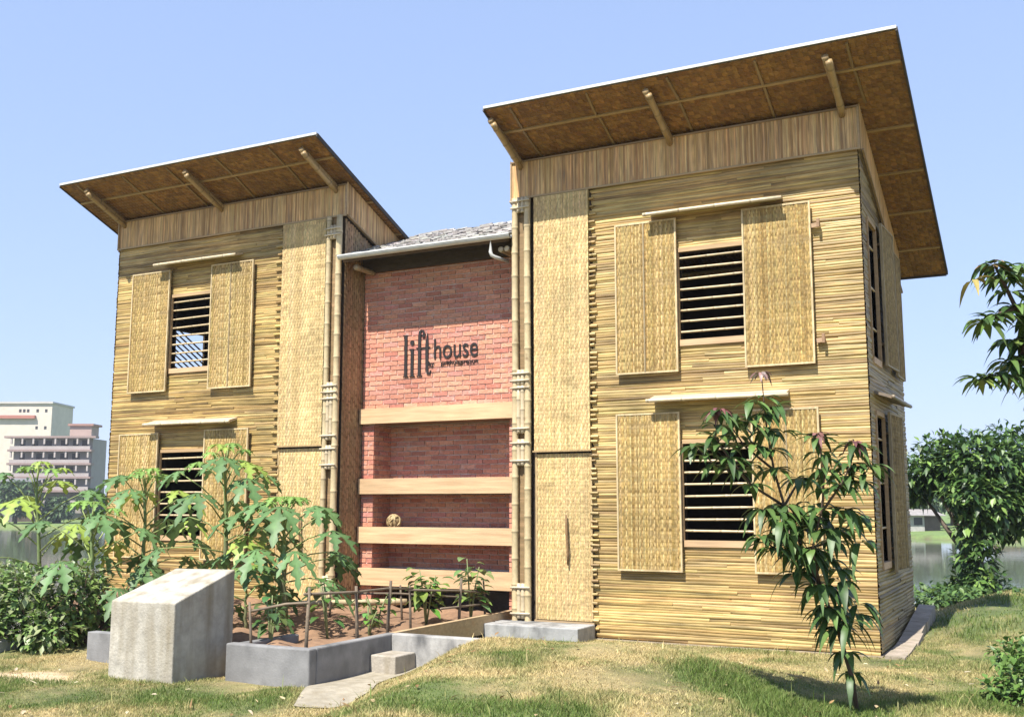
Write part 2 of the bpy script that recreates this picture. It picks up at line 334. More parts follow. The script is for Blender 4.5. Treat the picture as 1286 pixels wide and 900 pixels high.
def make_window(root, fr, op, shutters, canopy, nbars, label, diag=False, shade_tone=False):
    a0, a1, z0, z1 = op
    fm = MB(); c = (.50,.33,.17)
    P = lambda a, o, z: Vector(fr(a, o, z))
    def bx(b0, b1, k0, k1, o0, o1, cc): fm.hexa([P(b0,o0,k0), P(b1,o0,k0), P(b1,o1,k0), P(b0,o1,k0)], [P(b0,o0,k1), P(b1,o0,k1), P(b1,o1,k1), P(b0,o1,k1)], cc)
    bx(a0-.002, a1+.002, z0-.075, z0-.002, -.06, .036, (.62,.42,.24)); bx(a0-.002, a1+.002, z1+.002, z1+.05, -.06, .034, (.5,.34,.18))
    bx(a0-.03, a0, z0-.002, z1+.002, -.06, .034, c); bx(a1, a1+.03, z0-.002, z1+.002, -.06, .034, c)
    w = fm.build('window', m_plank, root)
    if label: w['label'] = label
    for i in range(nbars):
        bb = MB()
        z = z0+(z1-z0)*(i+.75)/(nbars+.25)
        if diag: p0, p1 = P(a0,-.02,z+.28), P(a1,-.02,z-.28)
        else: p0, p1 = P(a0-.01,-.015,z+random.uniform(-.006,.006)), P(a1+.01,-.015,z+random.uniform(-.006,.006))
        bb.bamboo(p0, p1, .014, (.66,.52,.32), .3, 7); bb.build('window_bar', m_pole, w, True)
    for s in shutters: make_shutter(w, fr, *s, shade_tone=shade_tone)
    if canopy:
        c0, c1, cz = canopy; cm = MB(); cc = (.66,.52,.34) if not shade_tone else (.2,.16,.12)  # canopy and its pole also coloured darker for the side wall shade
        j = random.uniform(-.02, .02)
        cm.hexa([P(c0,.0,cz+.03), P(c1,.0,cz+.03+j), P(c1,.21,cz-.04+j), P(c0,.21,cz-.04)], [P(c0,.0,cz+.06), P(c1,.0,cz+.06+j), P(c1,.215,cz-.005+j), P(c0,.215,cz-.005)], cc)
        o = cm.build('window_canopy', m_plank, w); 
        rm = MB(); rm.bamboo(P(c0-.03,.215,cz-.02), P(c1+.03,.215,cz-.02+j), .022, (.68,.56,.38) if not shade_tone else (.25,.2,.14), .4, 8); rm.build('canopy_pole', m_pole, w, True)
    return w

def make_tower(label, X0, X1, zf, zt, inner, rx0, rx1, raft, wins, panel, poles, quoin, side_wins, left_wins, doorz):
    root = thing('bamboo_tower', ((X0+X1)/2, 0, 0), label, 'house', 'bamboo towers either side of the brick core')
    zu = lambda y: zt+.02-SLOPE*y
    fholes = [w['op'] for w in wins]; FR = fr_front(0); RR = fr_right(X1); LL = fr_left(X0); BB = fr_back(D)
    core = MB(); th = .09
    # walls are butted: front and back run the full width, side walls fit between them
    wall_core(core, FR, th, X0+.004, X1-.004, -.1, lambda a: zt-.02, fholes)
    wall_core(core, RR, th, th, D-th, -.1, lambda a: zu(a)-.02, [w['op'] for w in side_wins])
    wall_core(core, LL, th, th, D-th, -.1, lambda a: zu(a)-.02, [w['op'] for w in left_wins])
    wall_core(core, BB, th, X0+.004, X1-.004, -.1, lambda a: zu(D)-.04, [])
    core.box((X0+th, th, 2.86), (X1-th, D-th, 2.95))
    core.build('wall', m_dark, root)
    # front canes: whole front but the narrow bay at the inner side
    if inner == 'L': ca, cb, rag = quoin, X1+.004, (.05, None)
    else: ca, cb, rag = X0-.004, quoin, (None, .05)
    cl = MB(); backing(cl, FR, min(ca, cb)+.05, max(ca, cb)-.004, .02, zf-.01, fholes); canes_h(cl, FR, ca, cb, .02, zf, fholes, rag=rag)
    qs = cl; z = .12
    while z < zf-.1:                                               # projecting cane ends at the corner of the bay
        l = random.uniform(.03, .07) if inner == 'L' else random.uniform(.05, .10); r = random.uniform(.014, .02); sgn = 1 if inner == 'L' else -1
        qs.bamboo((quoin-sgn*l*.7, -.032, z), (quoin+sgn*l, -.030, z+random.uniform(-.006,.006)), r, pick(CANE), .5, 7); z += (random.uniform(.05, .07) if random.random() < .55 else .10) if inner == 'L' else random.uniform(.105, .13)
    cl.build('front_cladding', m_cane, root)
    sc = MB()
    if inner == 'L': canes_h(sc, RR, -.02, D, .02, zt-.4, [w['op'] for w in side_wins], pitch=.04, ztop=lambda z: min(D, (zf-.02-z)/SLOPE), pal=[tuple(v*.72 for v in c) for c in CANE])  # side canes coloured darker to stand for the shade on this wall
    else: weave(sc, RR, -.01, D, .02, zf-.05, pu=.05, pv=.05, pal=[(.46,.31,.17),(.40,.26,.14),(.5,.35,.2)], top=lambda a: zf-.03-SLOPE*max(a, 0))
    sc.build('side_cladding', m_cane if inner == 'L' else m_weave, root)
    lc = MB()
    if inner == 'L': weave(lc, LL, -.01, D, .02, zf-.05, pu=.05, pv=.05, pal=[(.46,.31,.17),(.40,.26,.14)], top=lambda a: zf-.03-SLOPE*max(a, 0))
    else: canes_h(lc, LL, -.02, D, .02, zt-.4, [w['op'] for w in left_wins], pitch=.05, ztop=lambda z: min(D, (zf-.02-z)/SLOPE))
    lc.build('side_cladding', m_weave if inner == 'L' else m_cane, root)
    bc = MB(); canes_h(bc, BB, X0, X1, .02, zf-SLOPE*D, pitch=.06); bc.build('back_cladding', m_cane, root)
    # fascias of upright slats under the roof
    fa = MB(); fo = .035
    slats_v(fa, lambda a, o, z: FR(a, o+fo, z), X0-.02, X1+.03, lambda a: zf, lambda a: zt-.01)
    fa.box((X0-.02, -fo, zf), (X1+.03, -.006, zt-.02), (.35,.26,.16))
    fa.build('front_fascia', m_vcane, root)
    tr = MB(); tr.bar((X0-.03, -.05, zf-.008), (X1+.04, -.05, zf-.008), .022, .022, col=(.46,.33,.18)); tr.bar((X0-.03, -.05, zt-.02), (X1+.04, -.05, zt-.02), .02, .02, col=(.3,.2,.11))
    for X in (X0-.02, X1+.03): tr.bar((X, -.048, zf+.004), (X, -.048, zt-.032), .02, .02, upv=(0,1,0), col=(.45,.32,.18))
    for X, s in ((X1+.06, 1), (X0-.06, -1)):
        tr.bar((X, .0, zf-.01), (X, D, zf-.01-SLOPE*D), .022, .025, col=(.38,.26,.14))
    tr.build('fascia_trim', m_plank, root)
    for fr_, nm in ((RR, 'r'), (LL, 'l')):
        sf = MB(); slats_v(sf, lambda a, o, z: fr_(a, o+.04, z), -.03, D, lambda a: zf-SLOPE*a, lambda a: zu(a)-.01)
        P = lambda a, o, z: Vector(fr_(a, o, z))
        sf.hexa([P(-.005,.006,zf), P(D,.006,zf-SLOPE*D), P(D,.038,zf-SLOPE*D), P(-.005,.038,zf)], [P(-.005,.006,zu(0)-.02), P(D,.006,zu(D)-.02), P(D,.038,zu(D)-.02), P(-.005,.038,zu(0)-.02)], (.33,.24,.15))
        sf.build('side_fascia', m_vcane, root)
    # roof: thin sheet over a woven soffit
    y0, y1 = -.9, 3.32
    rf = MB(); n = int((rx1-rx0)/.075)
    vs = []; fs = []
    for k, y in enumerate((y0, y1)):
        for i in range(n*2+1):
            x = rx0+(rx1-rx0)*i/(n*2); vs.append((x, y, zu(y)+.045+(.012 if i % 2 else 0)))
    w_ = n*2+1; fs = [(i, i+1, w_+i+1, w_+i) for i in range(w_-1)]; rf.add(vs, fs, (.8,.8,.8))
    rf.hexa([(rx0,y0-.012,zu(y0)+.028), (rx1,y0-.012,zu(y0)+.028), (rx1,y0+.004,zu(y0)+.028), (rx0,y0+.004,zu(y0)+.028)], [(rx0,y0-.012,zu(y0)+.06), (rx1,y0-.012,zu(y0)+.06), (rx1,y0+.004,zu(y0)+.06), (rx0,y0+.004,zu(y0)+.06)])
    roof = rf.build('roof', m_metal, root)
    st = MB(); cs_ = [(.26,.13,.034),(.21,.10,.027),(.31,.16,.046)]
    nx = int((rx1-rx0)/.06); ny = int((y1-y0)/.06)
    for i in range(nx):
        for j in range(ny):
            xa = rx0+(rx1-rx0)*i/nx; xb = rx0+(rx1-rx0)*(i+1)/nx; ya = y0+(y1-y0)*j/ny; yb = y0+(y1-y0)*(j+1)/ny; h = .004*((i+j) % 2)
            st.add([(xa,ya,zu(ya)+.012-h), (xb,ya,zu(ya)+.012+h), (xb,yb,zu(yb)+.012-h), (xa,yb,zu(yb)+.012+h)], [(0,1,2,3)], pick(cs_, .16))
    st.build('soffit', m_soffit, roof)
    eb = MB(); dk = (.06,.05,.045)
    for x in (rx0, rx1): eb.bar((x, y0, zu(y0)+.025), (x, y1, zu(y1)+.025), .02, .055, col=dk)
    eb.bar((rx0+.012, y1, zu(y1)+.02), (rx1-.012, y1, zu(y1)+.02), .03, .06, col=dk); eb.build('edge_board', m_wood, roof)
    bt = MB(); bcol = (.40,.265,.11)
    for y in (-.5, .45, 1.2, 1.95, 2.7):
        bt.bar((rx0+.02, y, zu(y)-.0), (rx1-.02, y, zu(y)-.0), .032, .022, upv=(0,SLOPE,1), col=bcol)
    x = rx0+.35
    while x < rx1-.1:
        k_ = random.uniform(.5,.85)
        for (ya, yb) in ((y0+.03, -.52), (-.48, .0)):
            bt.bar((x+random.uniform(-.02,.02), ya, zu(ya)-.002), (x+random.uniform(-.02,.02), yb, zu(yb)-.002), .026, .02, col=tuple(v*k_ for v in bcol))
        x += random.uniform(.85, 1.05)
    bt.build('roof_batten', m_pole, roof)
    for x in raft:
        rr = MB()
        for dz in (0, .075): rr.bamboo((x+(.02 if dz else -.02), -.82, zu(-.82)-.06-dz*.8), (x, -.02, zu(0)-.06-dz*.8), .038, (.42,.29,.14), .28, 10)
        rr.build('rafter', m_pole, root, True)
    # narrow bay: upper woven panel and the door below
    pa, pb = panel; pw = MB()
    f1 = lambda a, o, z: FR(a, o+.055, z); zlow = doorz+.03
    weave(pw, f1, pa, pb, zlow, zf-.03, pal=PALE, kw=.82)
    pw.box((pa, -.055, zlow), (pb, -.002, zf-.02), (.5,.38,.17)); pw.bar((pa-.02, -.05, zlow-.006), (pb+.02, -.05, zlow-.006), .05, .02, col=(.4,.28,.14))
    pw.build('bay_panel', m_weave, root)
    dr = MB(); f2 = lambda a, o, z: FR(a, o+.018, z); dz0 = .2
    weave(dr, f2, pa+.02, pb-.01, dz0, doorz-.01, pal=PALE, kw=.82)
    dr.box((pa+.015, -.016, dz0), (pb-.005, -.002, doorz-.008), (.5,.38,.17))
    for X in (pa+.012, pb-.002): dr.bar((X, -.02, dz0), (X, -.02, doorz-.01), .022, .03, upv=(0,1,0), col=(.55,.4,.2))
    door = dr.build('door', m_weave, root)
    hm = MB(); hx = pa+(pb-pa)*.58; hm.tube([(hx-.01,-.06,1.45),(hx,-.075,1.3),(hx+.015,-.07,1.0),(hx+.01,-.06,.85)], [.012,.016,.015,.01], 7, (.25,.15,.07)); hm.build('handle', m_wood, door, True)
    db = MB(); db.box((pa-.02, -.004, -.1), (pb+.02, -.002, dz0), (.3,.2,.1)); db.box((pa-.02,-.03,.0),(pb+.02,-.004,dz0-.01),(.45,.32,.18)); db.build('sill_board', m_plank, root)
    for X, r in poles:
        pm = MB(); pm.bamboo((X, -.07, .05), (X, -.07, zf-.01), r, (.60,.48,.28), .3, 12); pm.build('bamboo_pole', m_pole, root, True)
    mx = sum(p[0] for p in poles)/len(poles); lo, hi = min(p[0] for p in poles), max(p[0] for p in poles)
    bp = MB(); bp.box((lo, -.03, .05), (hi, -.004, zf-.01), (.27,.18,.085)); bp.build('pole_backing', m_plank, root)
    for zz, hh in ((.2,.42), (2.05,.33), (2.45,.62), (3.05,.2), (5.28,.2)):
        sp = MB()
        for dx in (-.028, .028): sp.bamboo((mx+dx, -.085, zz), (mx+dx, -.085, zz+hh), .03, (.60,.49,.32), .2, 9)
        for q in (.06, hh-.05): sp.tube([(lo-.045,-.118,zz+q),(hi+.045,-.118,zz+q+.004)], .013, 7, (.68,.58,.42))
        sp.build('pole_spacer', m_pole, root, True)
    for w in wins: make_window(root, FR, w['op'], w['sh'], w['can'], w['n'], None)
    for w in side_wins: make_window(root, RR, w['op'], w['sh'], w['can'], w['n'], 'shaded window on the side wall with shutters coloured darker for shade', shade_tone=True)
    for w in left_wins: make_window(root, LL, w['op'], w['sh'], w['can'], w['n'], 'barred window seen through the tower against the sky', diag=True)
    # cement footing showing at the foot of the canes
    ft = MB(); ft.box((X0-.02, -.05, -.2), (X1+.03, D+.03, .012), (.36,.29,.2)); ft.build('footing', m_conc, root)
    return root

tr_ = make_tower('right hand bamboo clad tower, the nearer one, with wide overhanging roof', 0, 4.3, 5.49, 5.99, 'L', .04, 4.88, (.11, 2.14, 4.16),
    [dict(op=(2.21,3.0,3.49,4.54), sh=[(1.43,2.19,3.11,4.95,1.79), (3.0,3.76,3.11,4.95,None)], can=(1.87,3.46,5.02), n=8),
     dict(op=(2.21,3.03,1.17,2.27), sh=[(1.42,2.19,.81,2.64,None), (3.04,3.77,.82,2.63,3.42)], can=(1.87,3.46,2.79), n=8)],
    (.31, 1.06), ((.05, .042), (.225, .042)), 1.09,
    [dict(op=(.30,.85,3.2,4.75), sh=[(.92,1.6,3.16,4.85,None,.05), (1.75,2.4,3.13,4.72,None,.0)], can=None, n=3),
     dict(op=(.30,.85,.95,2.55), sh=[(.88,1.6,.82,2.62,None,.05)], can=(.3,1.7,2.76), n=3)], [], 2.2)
lt_ = MB()
for x, z in ((3.80, 4.66), (3.81, 3.36)):
    lt_ = MB(); lt_.bar((x-.02,-.06,z), (x+.075,-.06,z+.01), .035, .05, col=(.45,.3,.18)); lt_.bar((x+.06,-.10,z-.03), (x+.06,-.10,z+.07), .03, .03, upv=(0,1,0), col=(.3,.18,.1)); lt_.build('shutter_latch', m_plank, tr_)
tl_ = make_tower('left hand bamboo clad tower, the farther one behind the papaya plants', -7.12, -2.69, 5.63, 6.09, 'R', -7.53, -2.53, (-7.02, -4.98, -2.84),
    [dict(op=(-5.93,-5.11,3.63,4.73), sh=[(-6.73,-5.95,3.28,5.16,None), (-5.08,-4.28,3.27,5.15,-4.7)], can=(-6.13,-4.55,5.25), n=8),
     dict(op=(-6.03,-5.11,1.12,2.35), sh=[(-6.85,-6.05,.78,2.65,None), (-5.1,-4.28,.78,2.67,None)], can=(-6.2,-4.55,2.79), n=7)],
    (-3.76, -2.98), ((-2.74, .045), (-2.915, .038)), -3.80, [],
    [dict(op=(.9,1.93,3.62,4.5), sh=[], can=None, n=9)], 2.36)

# ---------------------------------------------------------------- brick core
core = thing('brick_core', (-1.35, .47, 0), 'red brick middle section with four timber ledges and a grey shake roof', 'house')
CX0, CX1 = -2.66, -.04; BY = .47
BR = [(.64,.28,.185),(.67,.305,.20),(.60,.25,.17),(.70,.34,.225),(.63,.275,.215),(.53,.21,.15)]
def bricks(mb, fr, a0, a1, z0, z1, bl=.235, bh=.067, gap=.013):
    r = 0; z = z0
    while z < z1-.02:
        h = min(bh, z1-z); a = a0-(bl/2 if r % 2 else 0)-random.uniform(0,.01)
        while a < a1:
            b0, b1 = max(a, a0), min(a+bl-gap, a1)
            if b1-b0 > .015:
                o = .010+random.uniform(0,.006); P = lambda q, oo, zz: fr(q, oo, zz); d = random.uniform(-.003,.003)
                mb.hexa([P(b0,-.02,z+d), P(b1,-.02,z+d), P(b1,o,z+d), P(b0,o,z+d)], [P(b0,-.02,z+h-gap+d), P(b1,-.02,z+h-gap+d), P(b1,o,z+h-gap+d), P(b0,o,z+h-gap+d)], pick(BR, .09))
            a += bl
        z += bh; r += 1
LEDGE = ((.48,.71), (1.05,1.27), (1.72,1.93), (2.695,2.905))
bm = MB(); FB = fr_front(BY); NB = BY+.42
bricks(bm, FB, CX0, CX1, 2.907, 5.0)
for (l, h) in ((.02,.478), (.712,1.048), (1.272,1.718), (1.932,2.693)):
    bricks(bm, FB, CX0, -2.46, l, h); bricks(bm, FB, -.31, CX1, l, h)
    bricks(bm, fr_right(-2.47), BY+.01, NB, l, h, bl=.23); bricks(bm, fr_left(-.30), BY+.01, NB, l, h, bl=.23)
    if l > .5: bricks(bm, fr_front(NB), -2.455, -.315, l, h)
bm.build('brickwork', m_brick, core)
mo = MB(); mo.box((CX0+.002, BY, 2.90), (CX1-.002, BY+.3, 5.02))
for a0, a1 in ((CX0+.002, -2.47), (-.30, CX1-.002)): mo.box((a0, BY, -.1), (a1, NB, 2.698))
mo.box((CX0+.004, NB, .48), (CX1-.004, 2.6, 2.70)); mo.box((CX0+.004, 2.5, -.1), (CX1-.004, 2.6, .478)); mo.box((CX0+.004, BY+.3, 2.72), (CX1-.004, 2.6, 5.0))
mo.build('wall', m_mortar, core)
for (l, h) in LEDGE:
    lm = MB(); j = random.uniform(.9, 1.05); c = tuple(v*j for v in (.70,.48,.27))
    lm.box((CX0+.001, BY-.09, l), (CX1-.001, BY-.018, h), c)
    lm.box((-2.465, BY-.018, l+.002), (-.305, NB-.02, h-.03), (.25,.15,.09)); lm.build('ledge', m_plank, core)
# shake roof, gutter, pole ends
rz = lambda y: 4.98+.385*(y+.05)
sm = MB(); RY = 1.9; GREY = [(.40,.38,.36),(.33,.31,.29),(.47,.45,.43),(.27,.25,.235),(.52,.50,.48)]
y = -.12; row = 0
while y < RY:
    x = CX0-.02+random.uniform(0,.05)
    while x < CX1+.03:
        wd = random.uniform(.05,.16); L = .24+random.uniform(0,.05); t0 = .045+random.uniform(0,.03); yy = y+random.uniform(-.035,.035); e = min(x+wd, CX1+.03)
        sm.hexa([(x,yy,rz(yy)+t0-.012), (e,yy,rz(yy)+t0-.012+random.uniform(-.008,.008)), (e,yy+L,rz(yy+L)+.008), (x,yy+L,rz(yy+L)+.008)],
                [(x,yy,rz(yy)+t0+.006), (e,yy,rz(yy)+t0+.006+random.uniform(-.008,.008)), (e,yy+L,rz(yy+L)+.02), (x,yy+L,rz(yy+L)+.02)], pick(GREY, .2)); x = e+random.uniform(.002,.01)
    y += .11; row += 1
x = CX0
while x < CX1:
    wd = random.uniform(.1,.3); h = random.uniform(.03,.07); sm.hexa([(x,RY-.06,rz(RY)+.0),(x+wd,RY-.06,rz(RY)),(x+wd,RY+.16,rz(RY)-.03),(x,RY+.16,rz(RY)-.03)], [(x,RY-.04,rz(RY)+h),(x+wd,RY-.04,rz(RY)+h+.01),(x+wd,RY+.12,rz(RY)+h),(x,RY+.12,rz(RY)+h-.01)], pick(GREY, .2)); x += wd
sr = sm.build('roof', m_shake, core)
dk_ = MB(); dk_.hexa([(CX0,-.08,rz(-.08)-.04),(CX1,-.08,rz(-.08)-.04),(CX1,RY,rz(RY)-.04),(CX0,RY,rz(RY)-.04)], [(CX0,-.08,rz(-.08)+.01),(CX1,-.08,rz(-.08)+.01),(CX1,RY,rz(RY)+.01),(CX0,RY,rz(RY)+.01)], (.16,.10,.06))
dk_.hexa([(CX0,RY+.002,rz(RY)-.04),(CX1,RY+.002,rz(RY)-.04),(CX1,3.2,rz(RY)-.64),(CX0,3.2,rz(RY)-.64)], [(CX0,RY+.002,rz(RY)+.01),(CX1,RY+.002,rz(RY)+.01),(CX1,3.2,rz(RY)-.6),(CX0,3.2,rz(RY)-.6)], (.2,.17,.15))
dk_.build('roof_deck', m_wood, sr)
gt = MB(); n = 9; gp = []
for xx in (CX0-.02, CX1+.06):
    for k in range(n):
        th = math.pi+math.pi*k/(n-1); gp.append((xx, -.145+.05*math.cos(th), 5.0+.05*math.sin(th)))
gt.add(gp, [(k, k+1, n+k+1, n+k) for k in range(n-1)], (.8,.8,.8)); gt.box((CX0-.02,-.20,4.995),(CX1+.06,-.186,5.012))
gt.add([(CX0-.02,-.19,4.999),(CX1+.06,-.19,4.999),(CX1+.06,-.10,4.999),(CX0-.02,-.10,4.999)], [(0,1,2,3)], (.3,.3,.3))
gu = gt.build('gutter', m_metal, core, False)
ds = MB(); ds.tube([(-.27,-.145,4.97),(-.27,-.145,4.80),(-.262,-.135,4.76),(-.23,-.1,4.735),(-.14,.1,4.71)], .024, 10, (.8,.8,.8)); ds.build('downspout', m_metal, gu, True)
for x in (-.17, -.08):
    e = MB(); e.bamboo((x, -.06, 4.84), (x, .44, 4.84), .036, (.55,.44,.28), .3, 10); e.build('roof_pole', m_pole, core, True)
e = MB(); e.bamboo((-2.5, -.0, 4.86), (-2.5, .44, 4.86), .04, (.42,.32,.2), .3, 10); e.build('roof_pole', m_pole, core, True)
e = MB(); e.box((CX0+.01, .38, 4.86), (CX1-.01, .452, 5.08), (.07,.05,.035)); e.build('eave_board', m_wood, core)

# lettering on the brick
sign = thing('wall_sign', (-1.4, .46, 3.6), 'dark raised lettering reading lift house, fixed on the red brick wall', 'sign')
SY = BY-.016
def poly_ext(mb, pts, y0, y1):
    n = len(pts); mb.add([(x, y0, z) for x, z in pts]+[(x, y1, z) for x, z in pts], [tuple(range(n)), tuple(range(2*n-1, n-1, -1))]+[(i, n+i, n+(i+1)%n, (i+1)%n) for i in range(n)], (1,1,1))
def stroke(mb, pts, wds):
    L = []; R = []
    for i, (x, z) in enumerate(pts):
        a = pts[max(i-1,0)]; b = pts[min(i+1,len(pts)-1)]; dx, dz = b[0]-a[0], b[1]-a[1]; l = math.hypot(dx, dz); nx, nz = -dz/l, dx/l
        L.append((x+nx*wds[i]/2, z+nz*wds[i]/2)); R.append((x-nx*wds[i]/2, z-nz*wds[i]/2))
    for i in range(len(pts)-1): poly_ext(mb, [L[i], R[i], R[i+1], L[i+1]][::-1], SY-.014, SY)
lb = MB(); ox = -1.97; zb, zt_ = 3.33, 3.92
R_ = lambda x0, x1, z0, z1: poly_ext(lb, [(x0,z0),(x1,z0),(x1,z1),(x0,z1)], SY-.014, SY)
R_(ox+.01, ox+.055, zb+.016, zt_); R_(ox-.01, ox+.075, zb, zb+.014); R_(ox-.012, ox+.008, zt_-.016, zt_)                       # l
R_(ox+.115, ox+.16, zb+.016, zt_-.20); R_(ox+.095, ox+.18, zb, zb+.014); R_(ox+.093, ox+.113, zt_-.216, zt_-.2)             # i
lb.tube([(ox+.137, SY-.014, zt_-.115), (ox+.137, SY, zt_-.115)], .033, 16)
R_(ox+.235, ox+.28, zb+.016, zt_-.03); R_(ox+.215, ox+.30, zb, zb+.014); R_(ox+.205, ox+.233, zt_-.206, zt_-.19); R_(ox+.282, ox+.33, zt_-.206, zt_-.19)
stroke(lb, [(ox+.258,zt_-.03),(ox+.265,zt_+.03),(ox+.29,zt_+.05),(ox+.318,zt_+.035),(ox+.332,zt_-.01)], [.044,.04,.026,.028,.034])
lb.tube([(ox+.322, SY-.014, zt_-.03), (ox+.322, SY, zt_-.03)], .026, 14)                                                    # f
stroke(lb, [(ox+.386,zt_-.0),(ox+.380,zt_-.15),(ox+.378,zb+.30),(ox+.382,zb+.1),(ox+.395,zb+.03),(ox+.425,zb+.02),(ox+.442,zb+.07)], [.006,.05,.046,.042,.034,.02,.012])
R_(ox+.335, ox+.352, zt_-.206, zt_-.19); R_(ox+.408, ox+.43, zt_-.206, zt_-.19)                                                 # t
lb.build('lettering', m_black, sign)
def text(body, x0, z0, width, height, nm):
    c = bpy.data.curves.new('t', 'FONT'); c.body = body; c.size = 1; c.extrude = .01
    to = bpy.data.objects.new('t', c); COL.objects.link(to); bpy.context.view_layer.update()
    dg = bpy.context.evaluated_depsgraph_get(); me = to.evaluated_get(dg).to_mesh(); co = np.array([v.co[:] for v in me.vertices]); fs = [tuple(p.vertices) for p in me.polygons]
    bpy.data.objects.remove(to, do_unlink=True)
    mn, mxx = co.min(0), co.max(0); sx = width/(mxx[0]-mn[0]); sz = height
    mb = MB(); mb.add([(x0+(v[0]-mn[0])*sx, SY-.008-v[2]*.6, z0+v[1]*sz) for v in co], fs, (1,1,1)); return mb.build(nm, m_black, sign)
text('house', -1.475, 3.555, .69, .40, 'lettering')
text('by', -1.56, 3.46, .085, .10, 'lettering')
text('prithulaprosun', -1.36, 3.46, .575, .095, 'lettering')

# woven ball on the shelf
b = MB(); 
for k in range(14):
    a = random.uniform(0, math.pi); e = random.uniform(-.8, .8); pts = []
    ax = Vector((math.cos(a)*math.cos(e), math.sin(a)*math.cos(e), math.sin(e))); u = ax.cross(Vector((0,.3,1))).normalized(); v = ax.cross(u)
    pts = [Vector((-2.17, .56, 1.34))+(u*math.cos(t_)+v*math.sin(t_))*.095 for t_ in np.linspace(0, 2*math.pi, 18)]; b.tube(pts, .012, 5, (.5,.38,.2), False)
cen = Vector((-2.17,.56,1.34)); sph = [(cen+Vector((math.cos(u_)*math.cos(v_), math.sin(u_)*math.cos(v_), math.sin(v_)))*.088) for v_ in np.linspace(-1.5,1.5,9) for u_ in np.linspace(0,2*math.pi,13)[:-1]]
b.add(sph, [(r*12+k, r*12+(k+1)%12, (r+1)*12+(k+1)%12, (r+1)*12+k) for r in range(8) for k in range(12)], (.42,.31,.16))
tag(b.build('woven_ball', m_weave, None, True, org=(-2.17,.56,1.243)), 'small round straw coloured ball on the second ledge of the brick wall', 'ball')

# ---------------------------------------------------------------- concrete pieces in the yard
def worn(o, amt=.014):
    su = o.modifiers.new('cut', 'SUBSURF'); su.subdivision_type = 'SIMPLE'; su.levels = su.render_levels = 5
    for sc, a in ((.22, amt), (.035, amt*.4)):
        tx = bpy.data.textures.new('lumps', 'CLOUDS'); tx.noise_scale = sc; d = o.modifiers.new('worn', 'DISPLACE'); d.texture = tx; d.strength = a; d.texture_coords = 'GLOBAL'; d.mid_level = .5
    return o
def bevel(o, wd=.012, seg=2):
    md = o.modifiers.new('bevel', 'BEVEL'); md.width = wd; md.segments = seg; md.limit_method = 'ANGLE'; return o
lc = MB(); c = (.46,.43,.365)
lc.hexa([(-2.24,-4.26,-.2),(-1.40,-4.26,-.2),(-1.39,-3.46,-.2),(-2.19,-3.46,-.2)], [(-2.24,-4.26,.645),(-1.40,-4.26,.65),(-1.39,-3.46,.925),(-2.19,-3.46,.915)], c)
lec = bevel(tag(lc.build('concrete_plinth', m_conc, None, org=(-1.8,-3.86,-.08)), 'weathered concrete block with a sloping pale top, standing on the lawn', 'plinth'), .012); worn(lec, .006)
pl = MB(); g_ = (.25,.247,.245)
pl.box((-1.10,-3.88,-.25), (-.10,-3.77,.262), g_); pl.box((-.21,-3.768,-.25), (-.10,-2.44,.262), g_); pl.box((-.098,-2.55,-.25), (.95,-2.44,.266), (.40,.39,.37))
pl.box((-1.10,-3.768,-.25), (-1.0,-2.9,.25), g_)
bevel(tag(pl.build('concrete_planter', m_conc_g, None, org=(-.15,-3.2,-.08)), 'grey cement planter wall stepping round the corner of the vegetable bed', 'planter'), .014)
sb = MB(); sb.box((-3.28,-3.62,-.25), (-2.3,-3.5,.225), (.27,.27,.27)); bevel(tag(sb.build('concrete_kerb', m_conc_g, None, org=(-2.8,-3.56,-.08)), 'short grey concrete kerb standing half behind the sloping concrete block', 'kerb'), .008)
sw = MB(); p0 = at(-60,850,11.2); p1 = at(36,797,12.6); dd = (p1-p0); dd.z = 0; nrm = Vector((dd.y, -dd.x, 0)).normalized()*.12
b0 = Vector((p0.x,p0.y,-.4)); b1 = Vector((p1.x,p1.y,-.4)); sw.hexa([b0, b1, b1-nrm, b0-nrm], [Vector((p0.x,p0.y,.02)), Vector((p1.x,p1.y,p1.z)), Vector((p1.x,p1.y,p1.z))-nrm, Vector((p0.x,p0.y,.02))-nrm], (.42,.42,.41))
bevel(tag(sw.build('sloping_wall', m_conc_g, None, org=(p1.x,p1.y,-.1)), 'low concrete wall sloping down at the far left under the flowering bush', 'wall'), .008)
dsx = MB(); dsx.box((-.13,-.56,-.1), (1.10,-.055,.175), (.36,.36,.355)); bevel(tag(dsx.build('doorstep', m_conc_g, None, org=(.5,-.3,0)), 'grey concrete doorstep in front of the woven door', 'step'), .012)
st = MB(); st.box((-.098,-2.92,-.3), (.20,-2.553,.10), (.40,.36,.30)); bevel(tag(st.build('garden_step', m_conc, None, org=(.1,-2.8,-.08)), 'single pale concrete step between planter wall and grass mound', 'step'), .012)
ed = MB(); ed.box((-.19,-2.435,.05), (-.12,.30,.262), (.52,.38,.22)); tag(ed.build('edging_board', m_plank, None, org=(-.15,-1,.15)), 'timber board edging the right side of the soil bed', 'board')
